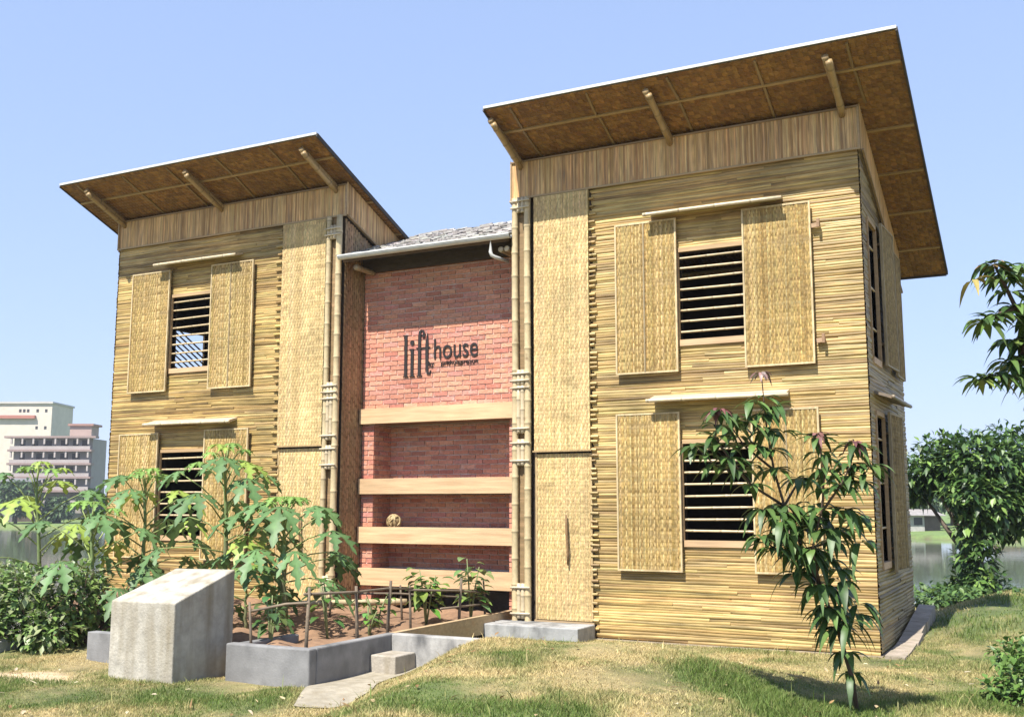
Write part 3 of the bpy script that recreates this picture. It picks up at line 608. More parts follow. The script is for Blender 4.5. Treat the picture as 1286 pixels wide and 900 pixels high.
# path and apron
pm = MB(); vs = []; PN = 40
for k in range(PN+1):
    y = -2.56-2.1*k/PN; xl = -.098 if y > -3.9 else -.098-.60*(y+3.9); xr = max(.30, .36-.36*(y+3.3))+.015*math.sin(y*11); xr = max(xr, xl+.12)
    for q_ in range(7):
        x = xl+(xr-xl)*q_/6; vs.append((x, y, max(float(ground_z(x, y))+.012, -.07)))
pm.add(vs, [(k*7+q_, (k+1)*7+q_, (k+1)*7+q_+1, k*7+q_+1) for k in range(PN) for q_ in range(6)], (.36,.32,.245))
struct(pm.build('path', m_conc))
ap = MB()
for k in range(6):
    y0_, y1_ = -.12+k*.5, -.12+(k+1)*.5-.012; za, zb_ = .035+.3*float(ss((y0_-.2)/3.2)), .035+.3*float(ss((y1_-.2)/3.2)); e = 4.55+random.uniform(-.02,.02)
    ap.hexa([(4.36,y0_,za-.3),(e,y0_,za-.3),(e,y1_,zb_-.3),(4.36,y1_,zb_-.3)], [(4.36,y0_,za),(e,y0_,za-.01),(e,y1_,zb_-.01),(4.36,y1_,zb_)], (.40,.33,.26))
struct(ap.build('pavement', m_conc))
# soil bed
NX, NY = 90, 50; sv = []
for j in range(NY+1):
    for i in range(NX+1):
        x = -7.6+(7.6-.195)*i/NX; yy = -3.78+(3.78+.45)*j/NY
        z = .20+.06*ss((-x-1)/3)+.03*math.sin(x*5+yy*3)*math.sin(yy*6)+.02*math.sin(x*13+yy*11)
        edge = float(ss((yy+3.5)/.35)) if x < -1.05 else 1.
        if x < -3.2: edge = float(ss((yy+2.9)/.6))
        edge *= float(ss((x+7.5)/.6)); sv.append((x, yy, z*edge-.3*(1-edge)))
sm_ = MB(); sm_.add(sv, [(j*(NX+1)+i, j*(NX+1)+i+1, (j+1)*(NX+1)+i+1, (j+1)*(NX+1)+i) for j in range(NY) for i in range(NX)], (1,1,1)); struct(sm_.build('soil', m_soil, smooth=True))

# stick fence round the bed
fe = thing('stick_fence', (-.2,-2,.22), 'low rustic fence of dry sticks round the vegetable bed', 'fence')
def stick(mb, pts, r, c): mb.tube(pts, [r*1.05]+[r]*(len(pts)-2)+[r*.85], 7, c)
SC = (.19,.145,.10)
posts = [(-.92,-3.72,.64), (-.27,-3.72,.80), (-.27,-2.90,.76), (-.27,-2.38,.78), (-.27,-1.92,.7), (-.27,-.9,.72), (-.27,-.25,.66), (-1.9,-1.2,.66), (-1.15,-.75,.6)]
for x, y, z in posts:
    q = MB(); a = random.uniform(-.03,.03); k_ = random.uniform(.75,1.25); stick(q, [(x,y,.1), (x+a*.5,y+a*.3,(z+.1)/2), (x+a,y+a,z)], .018 if z > .7 else .014, tuple(v*k_ for v in SC)); q.build('post', m_wood, fe, True)
for pts in ([(-.27,-3.76,.74),(-.28,-2.9,.70),(-.26,-2.38,.70),(-.27,-1.9,.665)], [(-.27,-2.0,.66),(-.26,-1.0,.58),(-.25,-.2,.50)], [(-.95,-3.72,.55),(-.5,-3.74,.64),(-.25,-3.72,.66)], [(-2.0,-1.2,.5),(-1.2,-.8,.5),(-.3,-.3,.44)], [(-.27,-1.3,.40),(-.26,-.2,.37)]):
    q = MB(); k_ = random.uniform(.8,1.3); stick(q, pts, .013, tuple(v*k_ for v in SC)); q.build('rail', m_wood, fe, True)
lg = MB(); lg.bamboo((-2.55,-1.35,.36), (-1.35,-.35,.36), .04, (.55,.43,.25), .35, 9); tag(lg.build('bamboo_log', m_pole, None, True, org=(-1.95,-.85,.3)), 'bamboo pole lying across the soil bed in front of the left tower', 'pole')

# ---------------------------------------------------------------- plants
def papaya_leaf(mb, p, d, L, col, tilt):
    p = Vector(p); d = Vector(d).normalized(); sd = d.cross(Vector((0,0,1))).normalized(); u = sd.cross(d).normalized()
    angs = (-128,-85,-45,0,45,85,128); lens = (.5,.75,.92,1.,.92,.75,.5)
    lt = tuple(min(1, c*1.35) for c in col)
    for a, ln in zip(angs, lens):
        a = math.radians(a+random.uniform(-6,6)); ld = d*math.cos(a)+sd*math.sin(a); ls = ld.cross(u).normalized(); l = L*.62*ln*random.uniform(.9,1.08)
        prof = ((.0,.04),(.18,.05),(.32,.08),(.44,.27),(.54,.09),(.66,.24),(.76,.07),(.87,.11),(1.,.0)); vs = []; cs = []
        for t_, wv in prof:
            r = l*t_; c0 = p+ld*r-Vector((0,0,1))*(1.0*r*r/L+tilt*r*.25)
            fwd = ld*l*(.10 if wv > .2 else 0)
            e = u*wv*l*.18-Vector((0,0,1))*abs(wv)*l*.25*(t_)
            vs += [c0-ls*wv*l+fwd+e, c0, c0+ls*wv*l+fwd+e]; k = random.uniform(.88,1.12); cs += [tuple(v*k for v in col), lt, tuple(v*k for v in col)]
        n = len(prof); mb.add(vs, [q for i in range(n-1) for q in ((i*3,i*3+1,i*3+4,i*3+3), (i*3+1,i*3+2,i*3+5,i*3+4))], cs)
def papaya(base, top, nleaf, L, label, yellow=0., petmul=1., r=.035, lowest=.28):
    base = Vector(base); top = Vector(top); root = thing('papaya_plant', base, label, 'plant', 'young papaya plants in front of the left tower')
    H = (top-base).length; st = MB(); n = 9
    pts = [base+(top-base)*(i/n)+Vector((random.uniform(-.012,.012), random.uniform(-.012,.012), 0)) for i in range(n+1)]; pts[0] = base-Vector((0,0,.1))
    st.tube(pts, [r*(1-.55*i/n) for i in range(n+1)], 8, [(.16,.17,.08) if i < n*.5 else (.18,.25,.09) for i in range(n+1)]); st.build('stem', m_stem, root, True)
    pe = MB(); lf = MB()
    for i in range(nleaf):
        t_ = 1-(1-lowest)*(i/nleaf)**1.25; a = i*2.4+random.uniform(-.35,.35); age = (1-t_)/(1-lowest)
        el = math.radians(68-72*age+random.uniform(-10,10)); s = base+(top-base)*t_
        hd = Vector((math.cos(a), math.sin(a), 0)); pd = hd*math.cos(el)+Vector((0,0,1))*math.sin(el)
        pl_ = L*petmul*(.45+.75*min(1, age*2.2))*random.uniform(.85,1.1); e = s+pd*pl_-Vector((0,0,1))*pl_*.06
        pe.tube([s, s+pd*pl_*.5+Vector((0,0,.02)), e], [.011,.008,.006], 6, (.24,.30,.10))
        young = age < .22; k = random.uniform(.85,1.15)
        col = (.078,.145,.05) if not young else (.13,.22,.05)
        if random.random() < yellow: col = (.19,.26,.05)
        ld = hd*1.0+Vector((0,0,1))*(.25-.75*age+random.uniform(-.2,.1))
        papaya_leaf(lf, e, ld, L*(.55 if young else 1)*random.uniform(.85,1.15), tuple(c*k for c in col), .2+.9*age)
    pe.build('leaf_stalks', m_stem, root, True); lf.build('leaves', m_pleaf, root, True)
    return root
papaya(at(52,800,14.0), at(46,607,14.0), 19, .60, 'leftmost papaya plant, yellow green, above the flowering bush with the lake behind', .35, 1.25)
papaya(at(178,782,14.2), at(183,612,14.2), 22, .58, 'papaya plant against the left corner of the tower behind the sloping block', .1, 1.15)
papaya(at(282,775,12.7), at(284,583,12.7), 24, .55, 'tallest papaya plant in front of the lower window of the left tower', .1, 1.15)
papaya(at(357,775,12.0), at(357,652,12.0), 23, .58, 'papaya plant with large drooping leaves in front of the left tower door', .0, 1.05)
papaya(at(308,790,11.6), at(310,725,11.6), 10, .46, 'smallest papaya plant with bluish leaves in the corner of the cement planter', .0, .8, .02)
papaya(at(118,792,13.0), at(115,655,13.0), 14, .58, 'papaya plant with pale leaves between bush and tower corner', .15, 1.1)

def veg(base, h, n, L, label, col=(.12,.2,.05)):
    base = Vector(base); root = thing('vegetable_plant', base, label, 'plant', 'small vegetable plants in the soil bed'); st = MB(); lf = MB()
    for k in range(3):
        a = random.uniform(0, 6.3); tip = base+Vector((math.cos(a)*.12, math.sin(a)*.12, h*random.uniform(.75,1))); st.tube([base-Vector((0,0,.05)), (base+tip)/2+Vector((0,0,h*.06)), tip], [.012,.009,.005], 6, (.2,.24,.1))
        for i in range(n//3):
            t_ = random.uniform(.25, 1); a2 = random.uniform(0, 6.3); s = base+(tip-base)*t_; d = Vector((math.cos(a2), math.sin(a2), random.uniform(-.1,.5))); c = tuple(v*random.uniform(.7,1.3) for v in col)
            q = s+d*L*random.uniform(.4,.8); lf.leaf(q, d+Vector((0,0,-.2)), (0,0,1), L*random.uniform(.7,1.2), L*.75, .35, c)
    st.build('stem', m_stem, root, True); lf.build('leaves', m_leaf, root, True)
def on_soil(x, y): return (x, y, .21)
veg(on_soil(-.62,-1.05), .62, 60, .15, 'bushy vegetable plant with pale broad leaves behind the stick fence'); veg(on_soil(-.38,-.42), .72, 54, .15, 'tallest vegetable plant, pale green, beside the bamboo guide poles', (.15,.23,.07))
veg(on_soil(-.75,-2.75), .60, 30, .15, 'dark leafy vegetable plant behind the fence rail near the planter corner', (.06,.11,.03)); veg(on_soil(-.62,-2.2), .28, 18, .09, 'smallest seedling alone on bare soil between two fence posts', (.13,.2,.05))
veg(on_soil(-.95,-1.6), .40, 24, .12, 'low vegetable plant on the open soil left of the bushy one')
veg((-1.0,-3.35,.2), .5, 42, .13, 'dark green weed growing against the right face of the sloping block', (.06,.11,.035))

def leafcloud(mb, blobs, n, L, W, cols, droop=.2, shell=.55, outward=.7):
    tot = sum(b[1]**2 for b in blobs)
    for c, r, sq in blobs:
        c = Vector(c)
        for i in range(int(n*r*r/tot)):
            v = Vector(rng.normal(size=3)); v.normalize(); k = shell+(1-shell)*random.random()**.6 if random.random() < .8 else random.random()
            p = c+Vector((v.x*r*k, v.y*r*k, v.z*r*k*sq)); d = v*outward+Vector(rng.normal(size=3))*.6; d.z -= .15; cc = pick(cols, .2)
            mb.leaf(p, d, Vector((0,0,1))+v*.5, L*random.uniform(.7,1.25), W*random.uniform(.7,1.2), droop, cc, .2, 2)
# flowering bush at left
bc_ = at(75,835,12.6); br_ = thing('flowering_bush', (bc_.x,bc_.y,-.08), 'dense flowering bush with pale blooms left of the sloping concrete block', 'bush')
bl = MB(); BG = [(.14,.22,.06),(.11,.18,.045),(.19,.27,.08),(.08,.14,.04),(.22,.25,.12)]
blobs = [(at(-30,775,12.3),.5,1), (at(30,750,12.6),.48,.9), (at(85,750,12.7),.46,1.), (at(132,768,12.9),.36,1), (at(60,790,12.3),.40,.7), (at(10,735,13),.4,.8), (at(110,730,13.1),.32,.8), (at(185,735,13.6),.24,.8)]
leafcloud(bl, blobs, 4600, .10, .062, BG, .2, .45); bl.build('foliage', m_leaf, br_, True)
tw = MB()
for c, r, sq in blobs[:7]:
    for k in range(4): tw.tube([Vector((c.x*.4+bc_.x*.6+random.uniform(-.2,.2), c.y*.4+bc_.y*.6+random.uniform(-.2,.2), -.12)), c+Vector(rng.normal(size=3))*.12], [.014,.006], 5, (.12,.08,.05))
tw.build('branches', m_bark, br_, True)
fl = MB()
for c, r, sq in blobs[:7]:
    for k in range(26):
        v = Vector(rng.normal(size=3)); v.normalize(); v = Vector((v.x, -abs(v.y), abs(v.z)*.9)); p = c+Vector((v.x*r, v.y*r, v.z*r*sq))*1.02
        for q in range(5): a = q*1.257; fl.leaf(p, Vector((math.cos(a), -.5, math.sin(a))), (0,-1,.3), .034, .026, 0, (.75,.68,.62), .1, 1)
fl.build('flowers', m_petal, br_, True)

# mango sapling
MG = [(.050,.10,.024),(.068,.125,.03),(.038,.078,.02),(.10,.165,.04)]
def mango_whorl(lf, p, n, L, cols, spread=1., down=.55, W=.21):
    for i in range(n):
        a = i*2.4+random.uniform(-.4,.4); d = Vector((math.cos(a)*spread, math.sin(a)*spread, random.uniform(-.15,.45)))
        lf.leaf(Vector(p)+d*.02, d, (0,0,1), L*random.uniform(.7,1.15), L*W*1.45*random.uniform(.8,1.2), down*random.uniform(.5,1.4), pick(cols, .2), .3, 5)
def P3(x, y, d): return at(x, y, d)
ms = thing('mango_sapling', at(1077,897,8.0), 'slender mango sapling with drooping leaves in front of the right tower', 'tree')
tk = MB(); lf = MB(); yg = MB(); BK = (.10,.065,.045)
mango_main = main = [P3(1078,905,8.0), P3(1070,850,7.98), P3(1052,790,7.95), P3(1030,735,7.95), P3(1008,690,7.97), P3(985,635,8.0), P3(972,590,8.0), P3(963,540,8.0), P3(959,500,8.0), P3(956,468,8.0)]
tk.tube(main, [.019,.018,.016,.015,.013,.011,.009,.007,.005,.003], 8, BK)
brs = [([main[3], P3(1020,690,7.8), P3(1032,640,7.75), P3(1036,590,7.75), P3(1026,550,7.75)], 1), ([P3(1034,640,7.75), P3(1055,610,7.7), P3(1068,585,7.7), P3(1074,560,7.7)], 1),
       ([main[5], P3(945,610,7.9), P3(915,575,7.85), P3(898,548,7.85), P3(903,520,7.85)], 1), ([P3(930,595,7.9), P3(900,585,8.05), P3(872,560,8.1)], 0), ([main[6], P3(935,560,8.15), P3(918,535,8.2)], 0),
       ([main[5], P3(1005,600,8.2), P3(1035,600,8.25)], 0), ([main[4], P3(1045,680,8.15), P3(1075,650,8.2)], 0), ([main[4], P3(975,690,7.8), P3(955,675,7.75)], 0), ([P3(1055,610,7.7), P3(1080,605,7.7), P3(1092,585,7.7)], 0)]
for pts, red in brs:
    tk.tube(pts, [.011-.007*i/(len(pts)-1) for i in range(len(pts))], 6, BK)
    for i, p in enumerate(pts[1:]): mango_whorl(lf, p, 8 if i < len(pts)-2 else 12, .19, MG if i < len(pts)-2 or not red else MG+[(.11,.17,.05)], 1, .6)
    for a, b in zip(pts[1:], pts[2:]): mango_whorl(lf, (a+b)/2, 5, .19, MG, 1, .7)
    if red: mango_whorl(yg, pts[-1]+Vector((0,0,.03)), 13, .115, [(.17,.065,.06),(.21,.10,.085),(.13,.05,.05),(.24,.17,.12)], .8, .85)
for i, p in enumerate(main):
    if i in (1,): mango_whorl(lf, p+Vector((0,0,.02)), 7, .17, MG, 1, .9); mango_whorl(lf, (p+main[2])/2, 8, .2, MG, 1, .95)
    if i == 2: mango_whorl(lf, p, 10, .22, MG, 1, .95)
    if i in (3,4,5): mango_whorl(lf, p, 14, .235, MG, 1, .9); mango_whorl(lf, (p+main[i-1])/2, 9, .22, MG, 1, .95)
    if i in (6,7): mango_whorl(lf, p, 12, .19, MG, 1, .6); mango_whorl(lf, (p+main[i+1])/2, 11, .19, MG, 1, .6)
    if i == 8: mango_whorl(lf, p, 9, .16, MG+[(.1,.17,.04)], 1, .4)
for k in range(20):
    f_ = random.random(); p = at(985+75*f_+random.uniform(-38,38), 625+150*f_+random.uniform(-25,25)-60*(random.random()<.3), 7.95+random.uniform(-.18,.18)); mango_whorl(lf, p, 6, .21, MG, .9, .95)
for p, n in ((P3(1012,650,7.9),12), (P3(1045,665,7.85),12), (P3(1000,720,8.0),10), (P3(1030,700,8.1),12), (P3(1062,640,7.8),9), (P3(960,640,7.9),10), (P3(985,670,8.1),10), (P3(1040,770,7.95),8)): mango_whorl(lf, p, n, .21, MG, 1, .8)
for x_, y_ in ((945,505),(972,510),(938,530),(980,545),(950,560),(925,520),(890,560),(915,590),(940,585),(1035,575),(1060,600)): mango_whorl(lf, P3(x_,y_,7.95), 7, .185, MG+[(.12,.2,.05)], 1, .6)
mango_whorl(yg, main[-1], 12, .10, [(.22,.13,.12),(.30,.24,.2),(.18,.09,.09)], .8, .9)
tk.build('trunk', m_bark, ms, True); lf.build('leaves', m_mleaf, ms, True); yo = yg.build('young_leaves', m_mleaf, ms, True); yo['label'] = 'reddish brown young leaves at the shoot tips'

# mango tree at the right edge, trunk outside the frame
mt = thing('mango_tree', (6.55,-3.4,0), 'mango tree reaching leafy branches in from the right edge against the sky', 'tree'); tk = MB(); lf = MB()
T0 = Vector((6.55,-3.4,-.1)); T1 = Vector((6.5,-3.5,1.6)); T2 = Vector((6.42,-3.6,2.7)); T3 = Vector((6.4,-3.7,3.9))
tk.tube([T0,T1,T2,T3], [.09,.075,.06,.03], 9, (.13,.10,.08)); MG2 = MG+[(.075,.12,.03)]
for pts in ([T2, P3(1310,410,7.6), P3(1275,385,7.5), P3(1258,350,7.5), P3(1248,332,7.5)], [P3(1275,385,7.5), P3(1255,395,7.4), P3(1235,405,7.4)], [T2, P3(1320,430,7.7), P3(1290,430,7.6), P3(1268,428,7.6)],
            [T1, P3(1330,510,7.6), P3(1290,478,7.5), P3(1255,472,7.5), P3(1230,476,7.5)], [T3, P3(1330,300,7.6), P3(1292,335,7.6)], [P3(1290,430,7.6), P3(1282,450,7.7), P3(1275,462,7.7)]):
    tk.tube(pts, [.026-.019*i/(len(pts)-1) for i in range(len(pts))], 6, (.09,.06,.045))
    for i, p in enumerate(pts[1:]):
        mango_whorl(lf, p, 13, .185, MG2 if i < len(pts)-2 else MG2+[(.16,.2,.05),(.13,.17,.04)], 1, .6)
        if i: mango_whorl(lf, (p+pts[i])/2, 9, .17, MG2, 1, .6)
for k in range(26): mango_whorl(lf, P3(random.uniform(1268,1335), random.uniform(330,480), random.uniform(7.4,7.9)), 6, .18, MG2, 1, .7)
mango_whorl(lf, P3(1243,333,7.5), 7, .13, [(.26,.22,.06),(.28,.17,.06),(.17,.2,.05)], 1, .5); mango_whorl(lf, P3(1222,352,7.45), 4, .16, [(.3,.16,.06),(.26,.2,.06)], .8, .8)
for v_ in ((1.0,.1,.05),(1.2,.3,-.15),(.8,-.15,.2),(1.15,-.1,.1)): tk.tube([T2+(T3-T2)*.5, T3+Vector(v_)*.5+Vector((0,0,.05)), T3+Vector(v_)], [.03,.018,.006], 6, (.11,.08,.06))
for k in range(45): mango_whorl(lf, T3+Vector(rng.normal(size=3))*.25+Vector((1.0,.1,.0)), 6, .18, MG2, 1, .6)
tk.build('trunk', m_bark, mt, True); lf.build('leaves', m_mleaf, mt, True)

# leafy weeds at the lower right
rb = at(1275,845,8.6); wd_ = thing('weed_clump', (rb.x,rb.y,0), 'bright green leafy weeds on the lawn at the lower right edge', 'bush'); wl = MB()
leafcloud(wl, [(at(1268,850,8.6),.17,.8), (at(1292,825,8.8),.26,.8), (at(1300,865,8.4),.26,.8), (at(1250,865,8.5),.12,.8), (at(1265,820,9.2),.16,.7)], 900, .075, .05, [(.09,.17,.035),(.12,.21,.05),(.07,.13,.03)], .2, .4); wl.build('foliage', m_leaf, wd_, True)
ws = MB()
for k in range(12): q = Vector((rb.x+.05, rb.y, -.05)); ws.tube([q, q+Vector((random.uniform(-.25,.3),random.uniform(-.25,.25),.25))], .005, 5, (.15,.2,.07))
ws.build('stems', m_stem, wd_, True)

# trees
def tree(name, label, base, h, blobs, n, L, W, cols, tr=.12, group=None, lean=(0,0), cat='tree'):
    base = Vector(base); root = thing(name, base, label, cat, group); tk = MB(); top = base+Vector((lean[0], lean[1], h*.6))
    tk.tube([base-Vector((0,0,.3)), base+(top-base)*.5+Vector((tr*.5,0,0)), top], [tr*1.3, tr, tr*.6], 9, (.14,.11,.085))
    for c, r, sq in blobs:
        a = base+(top-base)*random.uniform(.45,1); c = Vector(c); tk.tube([a, (a+c)/2+Vector((0,0,r*.1)), c+Vector((0,0,r*.3))], [tr*.5, tr*.3, tr*.12], 6, (.12,.095,.07))
    tk.build('trunk', m_bark, root, True); lf = MB(); leafcloud(lf, blobs, n, L, W, cols, .25, .5); lf.build('crown', m_leaf, root, True); return root
DG = [(.035,.075,.018),(.05,.10,.025),(.075,.14,.032),(.15,.24,.055),(.022,.05,.014)]
q = lambda x, y, d, r, sq=.8: (at(x, y, d), r, sq)
tree('bank_tree', 'dense dark green tree draped in creeper on the lake bank right of the tower', at(1225,762,20), 2.8,
     [q(1160,590,21,.62,.6), q(1185,570,21,.55), q(1215,575,20.5,.68), q(1250,585,20.3,.75), q(1290,590,20.5,.85), q(1215,620,19.8,.5), q(1245,630,19.8,.6), q(1285,635,20,.65), q(1150,615,21.2,.4,.6), q(1228,665,19.7,.42,1), q(1225,700,19.6,.40,1), q(1235,735,19.4,.48,.7), q(1212,725,19.6,.3,.8), q(1265,560,21.5,.6), q(1262,660,20.2,.32), q(1195,600,20.8,.45)],
     8000, .20, .09, DG, .13)
cl = MB(); cpts = []
for k in range(22): cpts.append((Vector((random.uniform(3.6,7.0), random.uniform(6.6,9.8), -.0)), random.uniform(.22,.42), .5))
leafcloud(cl, cpts, 3000, .14, .08, [(.045,.09,.025),(.07,.13,.035),(.1,.17,.045)], .2, .4); struct(tag(cl.build('ground_cover', m_leaf, None, True, org=(5,9,-.3)), 'low green creeper covering the bank below the tree', 'creeper'), 'stuff')

def gz1(p): return float(ground_z(p.x, p.y))
fars = [(20,140,150,5.5,3.4,'dark round tree on the far shore at the left edge'), (-30,0,158,7,4,'broad dark tree half out of frame at far left'), (118,0,165,5,2.6,'pale green tree beside the pink apartment block'), (75,0,152,3.2,2.4,'low bushy tree on the far left shore below the pink block'),
        (1150,0,112,5.2,2.9,'dark tree behind the tin shack right of the tower'), (1195,0,118,6.5,3.6,'tallest far shore tree showing behind the bank tree'), (1250,0,115,5.5,3.2,'far shore tree above the brick shack'), (1300,0,120,6,3.6,'far shore tree at the right edge of the view')]
for i, (x, _, d, h, r, lab) in enumerate(fars):
    b0 = at(x, 640, d); b0.z = gz1(b0); bl = [(b0+Vector((random.uniform(-r,r)*.6, random.uniform(-r,r)*.4, h*random.uniform(.45,.85))), r*random.uniform(.45,.65), .8) for k in range(7)]
    tree('far_tree', lab, b0, h, bl, 1500, .75, .45, [(.045,.08,.03),(.06,.10,.035),(.08,.13,.05)], .2, 'trees on the far shore')

# far buildings
def far_block(root_name, label, cat, x0, x1, ytop, d, depth, ybase=640):
    a = at(x0, ybase, d); b = at(x1, ybase, d); z0 = -.4; top = at((x0+x1)/2, ytop, d).z
    r = thing(root_name, ((a.x+b.x)/2, (a.y+b.y)/2, z0), label, cat); return r, Vector((a.x,a.y,0)), (b-a).length, z0, top, depth
def fbox(mb, o, u0, u1, v0, v1, z0, z1, col):
    P = lambda u, v, z: Vector((o.x, o.y, 0))+rt*u+fh*v+Vector((0,0,z))
    mb.hexa([P(u0,v0,z0), P(u1,v0,z0), P(u1,v1,z0), P(u0,v1,z0)], [P(u0,v0,z1), P(u1,v0,z1), P(u1,v1,z1), P(u0,v1,z1)], col)
r, o, Wd, z0, zt1, dp = far_block('apartment_block', 'tall white apartment block with a red band on the far shore', 'building', -70, 58, 505, 185, 9)
px = 185/F
mb = MB(); fbox(mb, o, 0, Wd, 0, dp, z0, zt1, (.80,.71,.60)); fbox(mb, o, Wd*.62, Wd*.9, 3, 9, zt1, zt1+.7, (.62,.58,.53)); mb.build('wall', m_plaster, r)
mb = MB(); fbox(mb, o, -.2, Wd-20*px, -.6, -.01, zt1-19*px, zt1-15*px, (.55,.22,.17)); mb.build('red_band', m_plaster, r)
mb = MB(); fbox(mb, o, -.1, Wd+.2, -.3, dp+.2, zt1+.01, zt1+.35, (.66,.62,.58)); mb.build('parapet', m_plaster, r)
for ux in (86,91,96,108,119):
    for lv in range(5):
        mb = MB(); zz = zt1-11*px-lv*3.0
        if lv in (1,) and ux < 100: continue
        fbox(mb, o, ux*px, (ux+3.2)*px, -.02, .1, zz, zz+4*px*1.0, (.06,.06,.07)); mb.build('window', m_plaster, r)
r, o, Wd, z0, zt1, dp = far_block('apartment_block', 'pink apartment block with open galleries on the far shore', 'building', 8, 108, 549, 165, 7)
px = 165/F
mb = MB(); fbox(mb, o, 0, Wd, 1.2, dp, z0, zt1, (.40,.36,.345)); mb.build('wall', m_plaster, r)
mb = MB(); fbox(mb, o, Wd-36*px, Wd-8*px, 3, 6, zt1+.3, zt1+17*px, (.52,.38,.33)); fbox(mb, o, Wd-38*px, Wd-5*px, 2.7, 6.4, zt1+17*px+.01, zt1+17*px+.35, (.45,.25,.2)); mb.build('roof_room', m_plaster, r)
for k in range(5):
    zz = zt1-k*17*px; mb = MB(); fbox(mb, o, -.4-(.0 if k else .6), Wd+.4+(0 if k else .6), -.2, 1.19, zz, zz+.32, (.40,.29,.265)); fbox(mb, o, -.1, Wd+.1, -.05, .1, zz-17*px+.33, zz-17*px+.85, (.52,.45,.43)); mb.build('gallery', m_plaster, r)
    if k == 4: break
    u = 1.0
    while u < Wd-1.5:
        mb = MB(); fbox(mb, o, u, u+random.choice((.9,1.2,.8)), 1.17, 1.3, zz-1.75, zz-.25, (.05,.045,.05)); mb.build('window', m_plaster, r)
        u += random.choice((1.45,1.9,2.6))
    for i in range(8): mb = MB(); u = i*(Wd-.3)/7; fbox(mb, o, u, u+.25, -.12, .12, zz-17*px+1.16, zz-.01, (.58,.50,.47)); mb.build('column', m_plaster, r)
def shack(label, x0, x1, ytop, ybase, d, walls, roofc):
    a = at(x0, ybase, d); b = at(x1, ybase, d); z0 = gz1(a)-.6; zt1 = at(x0, ytop, d).z; r = thing('tin_shack', (a.x,a.y,z0), label, 'shack', 'shacks on the far shore'); o = Vector((a.x,a.y,0)); W_ = (b-a).length
    mb = MB(); fbox(mb, o, 0, W_*.6, 0, 3, z0, zt1-.55, walls); fbox(mb, o, W_*.6, W_, .3, 3, z0, zt1-.55, (.10,.07,.05)); mb.build('wall', m_tin, r)
    P = lambda u, v, z: o+rt*u+fh*v+Vector((0,0,z)); mb = MB(); mb.hexa([P(-.3,-.6,zt1-.55), P(W_+.3,-.6,zt1-.6), P(W_+.3,3.3,zt1-.02), P(-.3,3.3,zt1+.02)], [P(-.3,-.6,zt1-.49), P(W_+.3,-.6,zt1-.54), P(W_+.3,3.3,zt1+.04), P(-.3,3.3,zt1+.08)], roofc); mb.build('roof', m_tin, r)
    mb = MB(); fbox(mb, o, W_*.35, W_*.55, -.03, .05, zt1-1.5, zt1-.75, (.04,.04,.045)); mb.build('window', m_tin, r)
shack('grey tin roofed shack on the far shore just right of the tower', 1130, 1183, 640, 672, 106, (.45,.43,.40), (.36,.33,.31))
shack('brick red shack on the far shore at the right edge', 1262, 1315, 646, 674, 104, (.42,.20,.12), (.34,.34,.35))
shack('low pale shed on the far shore between the trees at left', -20, 40, 600, 640, 158, (.16,.15,.15), (.2,.2,.21))

# ---------------------------------------------------------------- haze
hz = MB(); hz.box((-360,-140,-4), (330,330,26)); hm_ = bpy.data.materials.new('air'); hm_.use_nodes = True; t = hm_.node_tree; t.nodes.remove(t.nodes['Principled BSDF'])
pv_ = t.nodes.new('ShaderNodeVolumePrincipled'); pv_.inputs['Color'].default_value = (.9,.94,1,1); pv_.inputs['Density'].default_value = .0005; pv_.inputs['Anisotropy'].default_value = .2
t.links.new(pv_.outputs[0], t.nodes['Material Output'].inputs['Volume']); struct(hz.build('haze', hm_), 'stuff')
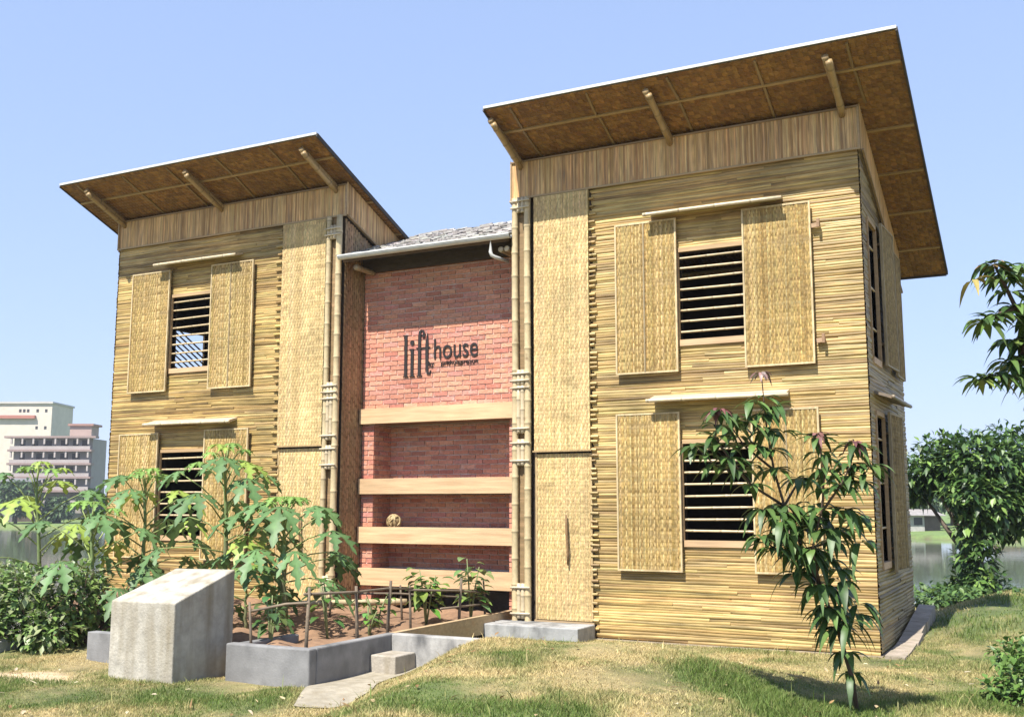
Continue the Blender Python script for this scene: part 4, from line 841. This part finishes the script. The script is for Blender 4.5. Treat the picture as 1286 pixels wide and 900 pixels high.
# ---------------------------------------------------------------- grass
def grass(name, n, xr, yr, hmin, hmax, wd):
    x = rng.uniform(*xr, n*3); y = rng.uniform(*yr, n*3)
    d = np.stack([x-CAM.x, y-CAM.y], 1); dep = d[:,0]*fh.x+d[:,1]*fh.y; lat = d[:,0]*rt.x+d[:,1]*rt.y
    ok = (dep > 6.3) & (np.abs(lat) < dep*.54+.6)
    ok &= rng.random(n*3) < np.clip((9.5/np.maximum(dep, 1))**1.3, .05, 1)
    ok &= ~((x < .38) & (x > -.2) & (y > -4.05) & (y < -2.4)) & ~((x > -.1-.60*(y+3.9)*(y < -3.9)) & (x < np.maximum(.30, .36-.36*(y+3.3))-.02+.04*np.sin(y*13)) & (y > -4.6) & (y < -2.5))
    ok &= ~((x < -.08) & (y > -3.9) & (x > -1.12)) & ~((x <= -1.1) & (y > -3.45) & (x > -3.2)) & ~((x <= -3.2) & (y > -3.0))
    ok &= ~((x > -2.26) & (x < -1.38) & (y > -4.28) & (y < -3.4)) & ~((x > -.15) & (x < 1.12) & (y > -.6)) & ~((x > -7.2) & (x < 4.38) & (y > -.06) & (y < 3.0))
    ok &= ~((x > 4.3) & (x < 4.50+.05*np.sin(y*17)) & (y > -.3) & (y < 3.1))
    for (cx, cy, sx, sy) in ((-3.1,-4.6,.75,.22), (-3.0,-5.25,.5,.16)): ok &= ~((((x-cx)/sx)**2+((y-cy)/sy)**2 < .8) & (rng.random(n*3) < .85))
    ok &= (y < 9.8) & (x > -10.5)
    x = x[ok][:n]; y = y[ok][:n]; m = len(x); z = ground_z(x, y)-.004
    pt = np.clip(patch(x, y)+rng.normal(0, .16, m), 0, 1)
    h = rng.uniform(hmin, hmax, m)*(1.25-.55*pt)*(.75+.5*np.sin(x*3.1+1)*np.sin(y*2.7)); h *= 1+.9*np.exp(-((x-3.9)/.7)**2-((y+3.5)/.45)**2)
    a = rng.uniform(0, 2*math.pi, m); ln = rng.uniform(.15, .95, m)*h*(1+.5*pt); w_ = wd*rng.uniform(.6, 1.3, m)
    px_, py_ = np.cos(a), np.sin(a); b_ = rng.uniform(0, 2*math.pi, m); lx, ly = np.cos(b_)*ln, np.sin(b_)*ln
    V = np.zeros((m, 5, 3)); V[:,0] = np.stack([x-px_*w_, y-py_*w_, z], 1); V[:,1] = np.stack([x+px_*w_, y+py_*w_, z], 1)
    V[:,2] = np.stack([x-px_*w_*.8+lx*.4, y-py_*w_*.8+ly*.4, z+h*.6], 1); V[:,3] = np.stack([x+px_*w_*.8+lx*.4, y+py_*w_*.8+ly*.4, z+h*.6], 1); V[:,4] = np.stack([x+lx, y+ly, z+h], 1)
    G1 = np.array((.11,.17,.035)); G2 = np.array((.54,.43,.21)); c = G1*(1-pt[:,None])+G2*pt[:,None]; c *= rng.uniform(.7, 1.25, (m, 1))
    me = bpy.data.meshes.new(name); me.vertices.add(m*5); me.vertices.foreach_set('co', V.ravel())
    idx = np.arange(m)[:,None]*5; loops = np.concatenate([idx+np.array([0,1,3,2]), idx+np.array([2,3,4])], 1).ravel()
    me.loops.add(m*7); me.loops.foreach_set('vertex_index', loops.astype(np.int32)); me.polygons.add(m*2)
    me.polygons.foreach_set('loop_start', (np.arange(m)[:,None]*7+np.array([0,4])).ravel().astype(np.int32)); me.polygons.foreach_set('loop_total', np.tile([4,3], m).astype(np.int32))
    at_ = me.attributes.new('Col', 'FLOAT_COLOR', 'POINT'); ca = np.ones((m, 5, 4), np.float32); ca[:,:,:3] = c[:,None,:]; at_.data.foreach_set('color', ca.ravel())
    me.update(calc_edges=True); me.materials.append(m_grass); ob = bpy.data.objects.new(name, me); COL.objects.link(ob); return ob
gr = struct(grass('lawn_grass', 330000, (-4.6, 7.2), (-7.2, 1.5), .016, .046, .0026), 'stuff')
gf = struct(grass('lawn_grass', 40000, (-11, 7.5), (1.5, 9.8), .03, .07, .005), 'stuff'); tag(gf, 'greener lawn grass running back to the lake bank', 'grass')
tall = grass('tall_grass', 2600, (-6, 7.5), (-8, 9.8), .06, .13, .004)
struct(tall, 'stuff'); tag(tall, 'sparse taller grass blades and weeds scattered over the lawn', 'grass')
dl = MB()
for k in range(420):
    x = random.uniform(-4, 6.8); y = random.uniform(-7, -.3)
    if x < .5 and y > -4.3: continue
    dl.leaf((x, y, float(ground_z(x, y))+random.uniform(.012,.04)), (random.uniform(-1,1), random.uniform(-1,1), random.uniform(-.2,.3)), (random.uniform(-.4,.4), random.uniform(-.4,.4), 1), random.uniform(.03,.09), random.uniform(.015,.035), random.uniform(-.3,.4), pick([(.30,.19,.09),(.22,.13,.06),(.42,.32,.18),(.5,.42,.28)], .2), .3, 3)
struct(tag(dl.build('dry_leaves', m_leaf), 'fallen dry brown leaves scattered on the lawn', 'leaves'), 'stuff')
tag(gr, 'short patchy lawn grass, dry straw and green', 'grass')
for o in bpy.data.objects:
    if '_w' in o: del o['_w']
